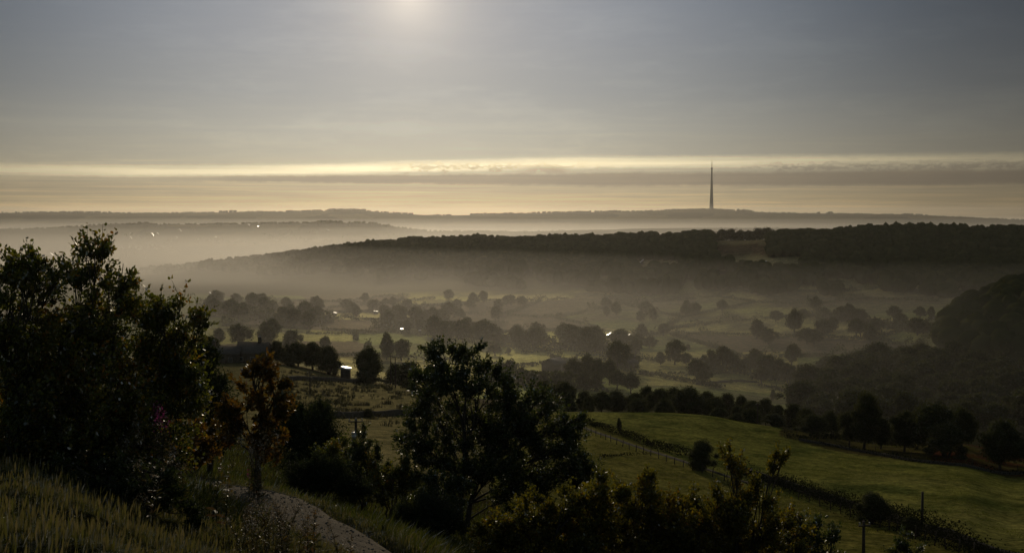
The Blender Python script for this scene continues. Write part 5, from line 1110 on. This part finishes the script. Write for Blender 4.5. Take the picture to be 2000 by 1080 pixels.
e01 = m_('DIVIDE', m_('ADD', el, 2.0), 16.0, clamp=True)         # -2 .. 14 degrees
S = lambda d: (d + 2) / 16
base = rampw(e01, [(S(-2), C(176, 156, 122)), (S(0.0), C(195, 171, 130)), (S(0.6), C(170, 153, 120)), (S(1.3), C(160, 147, 121)), (S(2.0), C(168, 160, 136)), (S(2.8), C(160, 156, 141)), (S(4.2), C(154, 153, 145)), (S(6), C(140, 142, 142)), (S(8.5), C(134, 137, 142)), (S(11), C(130, 134, 142)), (S(14), C(126, 132, 144))])
# streaks of stratus: noise stretched along the bearing
cmb = nt.nodes.new('ShaderNodeCombineXYZ'); lk.new(m_('MULTIPLY', az, 0.045), cmb.inputs[0]); lk.new(m_('MULTIPLY', el, 0.9), cmb.inputs[1])
warp = m_('MULTIPLY', m_('SUBTRACT', noise(cmb.outputs[0], 1.3, 4), 0.5), 0.9)
elw = m_('ADD', m_('ADD', el, warp), m_('MULTIPLY', az, -0.006))
cm2 = nt.nodes.new('ShaderNodeCombineXYZ'); lk.new(m_('MULTIPLY', az, 0.05), cm2.inputs[0]); lk.new(m_('MULTIPLY', elw, 1.6), cm2.inputs[1]); cm2.inputs[2].default_value = 3.3
st = noise(cm2.outputs[0], 1.5, 7, 0.62)
base = mixc(m_('MULTIPLY', smooth(st, 0.42, 0.70), m_('SUBTRACT', 0.30, m_('MULTIPLY', smooth(el, 2.5, 6.0), 0.22))), base, mixc(1.0, base, (1.28, 1.24, 1.12), 'MULTIPLY'))
cm3 = nt.nodes.new('ShaderNodeCombineXYZ'); lk.new(m_('MULTIPLY', az, 1.25), cm3.inputs[0]); lk.new(m_('MULTIPLY', el, 3.0), cm3.inputs[1]); cm3.inputs[2].default_value = 9.1
puff = noise(cm3.outputs[0], 1.6, 8, 0.62)
pw = m_('MULTIPLY', m_('SUBTRACT', puff, 0.5), 0.30)
def band(lo, hi, soft_lo, soft_hi, ell):
    return m_('MULTIPLY', smooth(ell, lo - soft_lo, lo + soft_lo), m_('SUBTRACT', 1.0, smooth(ell, hi - soft_hi, hi + soft_hi)))
# tilted: the bright band rises towards the tower's side
lift = m_('MULTIPLY', smooth(az, -20.0, 6.0), 0.55)
e2 = m_('ADD', m_('SUBTRACT', el, lift), m_('MULTIPLY', pw, 0.5))
bright = m_('MULTIPLY', band(1.70, 2.15, 0.16, 0.22, e2), m_('ADD', 0.55, m_('MULTIPLY', m_('SUBTRACT', 1.0, smooth(m_('ABSOLUTE', m_('ADD', az, 0.5)), 5.0, 27.0)), 0.5)))
fs = nt.nodes.new('ShaderNodeCombineXYZ'); lk.new(m_('MULTIPLY', az, 0.09), fs.inputs[0]); lk.new(m_('MULTIPLY', m_('ADD', el, m_('MULTIPLY', warp, 0.15)), 5.5), fs.inputs[1]); fs.inputs[2].default_value = 21.0
fine = noise(fs.outputs[0], 1.4, 5, 0.6)
base = mixc(m_('MULTIPLY', m_('MULTIPLY', smooth(fine, 0.50, 0.66), m_('SUBTRACT', 1.0, smooth(el, 1.6, 3.2))), 0.75), base, mixc(1.0, base, (1.30, 1.22, 1.10), 'MULTIPLY'))
base = mixc(m_('MULTIPLY', m_('MULTIPLY', m_('SUBTRACT', 1.0, smooth(fine, 0.36, 0.50)), m_('SUBTRACT', 1.0, smooth(el, 1.6, 3.0))), 0.6), base, mixc(1.0, base, (0.82, 0.82, 0.84), 'MULTIPLY'))
bright = m_('MULTIPLY', bright, m_('ADD', 0.72, m_('MULTIPLY', smooth(fine, 0.35, 0.6), 0.28)))
base = mixc(bright, base, C(240, 224, 182, 1.08))
e3 = m_('ADD', el, m_('MULTIPLY', pw, 0.55))
thick = m_('ADD', 0.16, m_('MULTIPLY', smooth(az, -14.0, 4.0), 0.18))
lf = nt.nodes.new('ShaderNodeCombineXYZ'); lk.new(m_('MULTIPLY', az, 0.16), lf.inputs[0]); lf.inputs[1].default_value = 4.4
thick = m_('MULTIPLY', thick, m_('ADD', 0.35, m_('MULTIPLY', noise(lf.outputs[0], 1.0, 3), 1.2)))
dk = m_('MULTIPLY', m_('SUBTRACT', 1.0, smooth(m_('DIVIDE', m_('ABSOLUTE', m_('SUBTRACT', e3, 1.62)), thick), 0.65, 1.35)), smooth(az, -21.0, -9.0))
base = mixc(m_('MULTIPLY', dk, 0.82), base, C(118, 107, 94))
# a bank of small cumulus lying on the bright band
e4 = m_('ADD', el, pw)
cum = m_('MULTIPLY', band(2.12, 2.42, 0.10, 0.05, m_('ADD', el, m_('MULTIPLY', m_('SUBTRACT', puff, 0.5), -1.3))), band(-6.0, 4.0, 1.2, 2.5, az))
base = mixc(m_('MULTIPLY', cum, 0.75), base, mixc(smooth(puff, 0.40, 0.62), C(158, 144, 116), C(226, 208, 164)))
cum2 = m_('MULTIPLY', band(1.95, 2.22, 0.10, 0.10, m_('ADD', el, m_('MULTIPLY', m_('SUBTRACT', puff, 0.5), -1.0))), band(0.5, 2.8, 0.9, 0.5, az))
base = mixc(m_('MULTIPLY', cum2, 0.7), base, C(150, 136, 116))
cum3 = m_('MULTIPLY', band(2.05, 2.35, 0.12, 0.10, m_('ADD', el, m_('MULTIPLY', m_('SUBTRACT', puff, 0.5), -1.2))), smooth(az, 11.0, 14.0))
base = mixc(m_('MULTIPLY', cum3, 0.7), base, mixc(smooth(puff, 0.42, 0.62), C(138, 128, 112), C(190, 178, 150)))
cw = nt.nodes.new('ShaderNodeCombineXYZ'); lk.new(m_('MULTIPLY', az, 0.10), cw.inputs[0]); lk.new(m_('MULTIPLY', m_('ADD', el, m_('MULTIPLY', warp, 0.8)), 0.42), cw.inputs[1]); cw.inputs[2].default_value = 33.0
wisp = noise(cw.outputs[0], 1.6, 9, 0.66)
base = mixc(m_('MULTIPLY', smooth(wisp, 0.45, 0.72), 0.5), base, mixc(1.0, base, (1.22, 1.20, 1.15), 'MULTIPLY'))
# dimmer away from the sun's bearing, brighter close to the sun
daz = m_('ABSOLUTE', m_('SUBTRACT', az, SUN_AZ * 57.29578))
fall = m_('SUBTRACT', 1.10, m_('MULTIPLY', smooth(daz, 0.0, 34.0), 0.82))
hi = smooth(el, 1.0, 12.0)
fall = m_('MULTIPLY', fall, m_('SUBTRACT', 1.0, m_('MULTIPLY', m_('MULTIPLY', hi, smooth(daz, 8.0, 30.0)), 0.36)))
cv = nt.nodes.new('ShaderNodeCombineXYZ')
tl = m_('MULTIPLY', hi, smooth(daz, 2.0, 30.0))
for i, k_ in enumerate((-0.15, 0.02, 0.17)): lk.new(m_('MULTIPLY', fall, m_('ADD', 1.0, m_('MULTIPLY', tl, k_))), cv.inputs[i])
base = mixc(1.0, base, cv.outputs[0], 'MULTIPLY')
glow = m_('EXPONENT', m_('MULTIPLY', ang, -0.30)); glow2 = m_('EXPONENT', m_('MULTIPLY', ang, -0.6))
base = mixc(1.0, base, mixc(glow, (0, 0, 0), (0.20, 0.155, 0.095)), 'ADD'); base = mixc(1.0, base, mixc(glow2, (0, 0, 0), (0.34, 0.285, 0.21)), 'ADD')
base = mixc(1.0, base, (KS, KS, KS), 'MULTIPLY')
dome = mixc(1.0, sky.outputs[0], (0.80, 0.72, 0.60), 'MULTIPLY')
wgt = m_('MAXIMUM', smooth(el, 13.0, 32.0), smooth(daz, 36.0, 70.0))
bg = nt.nodes.new('ShaderNodeBackground'); bg.inputs['Strength'].default_value = 0.14
lk.new(mixc(wgt, base, dome), bg.inputs['Color'])
wo = nt.nodes.new('ShaderNodeOutputWorld'); lk.new(bg.outputs[0], wo.inputs[0])

sl = bpy.data.lights.new('sun', 'SUN'); sl.energy = 2.0; sl.angle = math.radians(0.53); sl.color = (1.0, 0.84, 0.60)
so = link('sun', sl); so.rotation_euler = SUN.to_track_quat('Z', 'Y').to_euler(); so.location = (0, 0, 300)

def haze_mat(name, density, g, col):
    m, nt_, ns, l_ = new_mat(name)
    v = N(nt_, 'ShaderNodeVolumePrincipled', Density=density, Anisotropy=g); v.inputs['Color'].default_value = (*col, 1)
    o = N(nt_, 'ShaderNodeOutputMaterial'); l_.new(v.outputs[0], o.inputs['Volume']); return m
ZMIN = float(TZ.min())
def haze(name, label, z0, z1, density, g, col, x=7400, y0=-40, y1=9400):
    b = MB(); b.box((0, (y0 + y1) / 2, (z0 + z1) / 2), (2 * x, y1 - y0, z1 - z0))
    o = b.build(name, haze_mat(name, density, g, col)); tag(o, label, 'haze', None, 'stuff'); return o
HZ = dict(g=0.68, col=(0.90, 0.855, 0.785))
haze('haze', 'thin morning haze filling all the air over the valley', ZMIN - 1, 370, 2.7e-5, HZ['g'], HZ['col'])
haze('haze', 'thin bank of morning haze over the far ridges behind the dark ridge', ZMIN - 0.85, 24, 0.55e-4, HZ['g'], HZ['col'], 7395, 2650, 9395)
haze('haze', 'thicker mist filling the far valleys behind the dark ridge', ZMIN - 0.55, -40, 1.4e-4, HZ['g'], HZ['col'], 7385, 2660, 9385)
haze('haze', 'pale mist lying in the valley below the dark ridge', ZMIN - 0.7, -60, 2.9e-4, HZ['g'], HZ['col'], 7390, -39, 9390)
haze('haze', 'thicker mist pooled along the valley floor', ZMIN - 0.4, -80, 4.0e-4, HZ['g'], HZ['col'], 7380, -38, 9380)

cam = bpy.data.cameras.new('camera'); co = link('camera', cam); co.location = (0, 0, 0)
co.rotation_euler = (math.pi / 2 - PITCH, 0, 0); cam.sensor_fit = 'HORIZONTAL'; cam.sensor_width = 36.0; cam.lens = 36.0 * F / 2000.0; cam.clip_end = 30000; cam.clip_start = 0.05
SC.camera = co
SC.view_settings.view_transform = 'Standard'; SC.view_settings.look = 'None'; SC.view_settings.exposure = -1.1; SC.view_settings.gamma = 1.0; SC.view_settings.use_curve_mapping = False
SC.render.engine = 'CYCLES'
cy = SC.cycles
cy.max_bounces = 6; cy.diffuse_bounces = 2; cy.glossy_bounces = 2; cy.transmission_bounces = 2; cy.volume_bounces = 1; cy.transparent_max_bounces = 8
cy.use_denoising = True; cy.caustics_reflective = False; cy.caustics_refractive = False; cy.sample_clamp_indirect = 4.0
print('TREES', N_TREES, 'objects', len(bpy.data.objects), 'zmin', ZMIN)
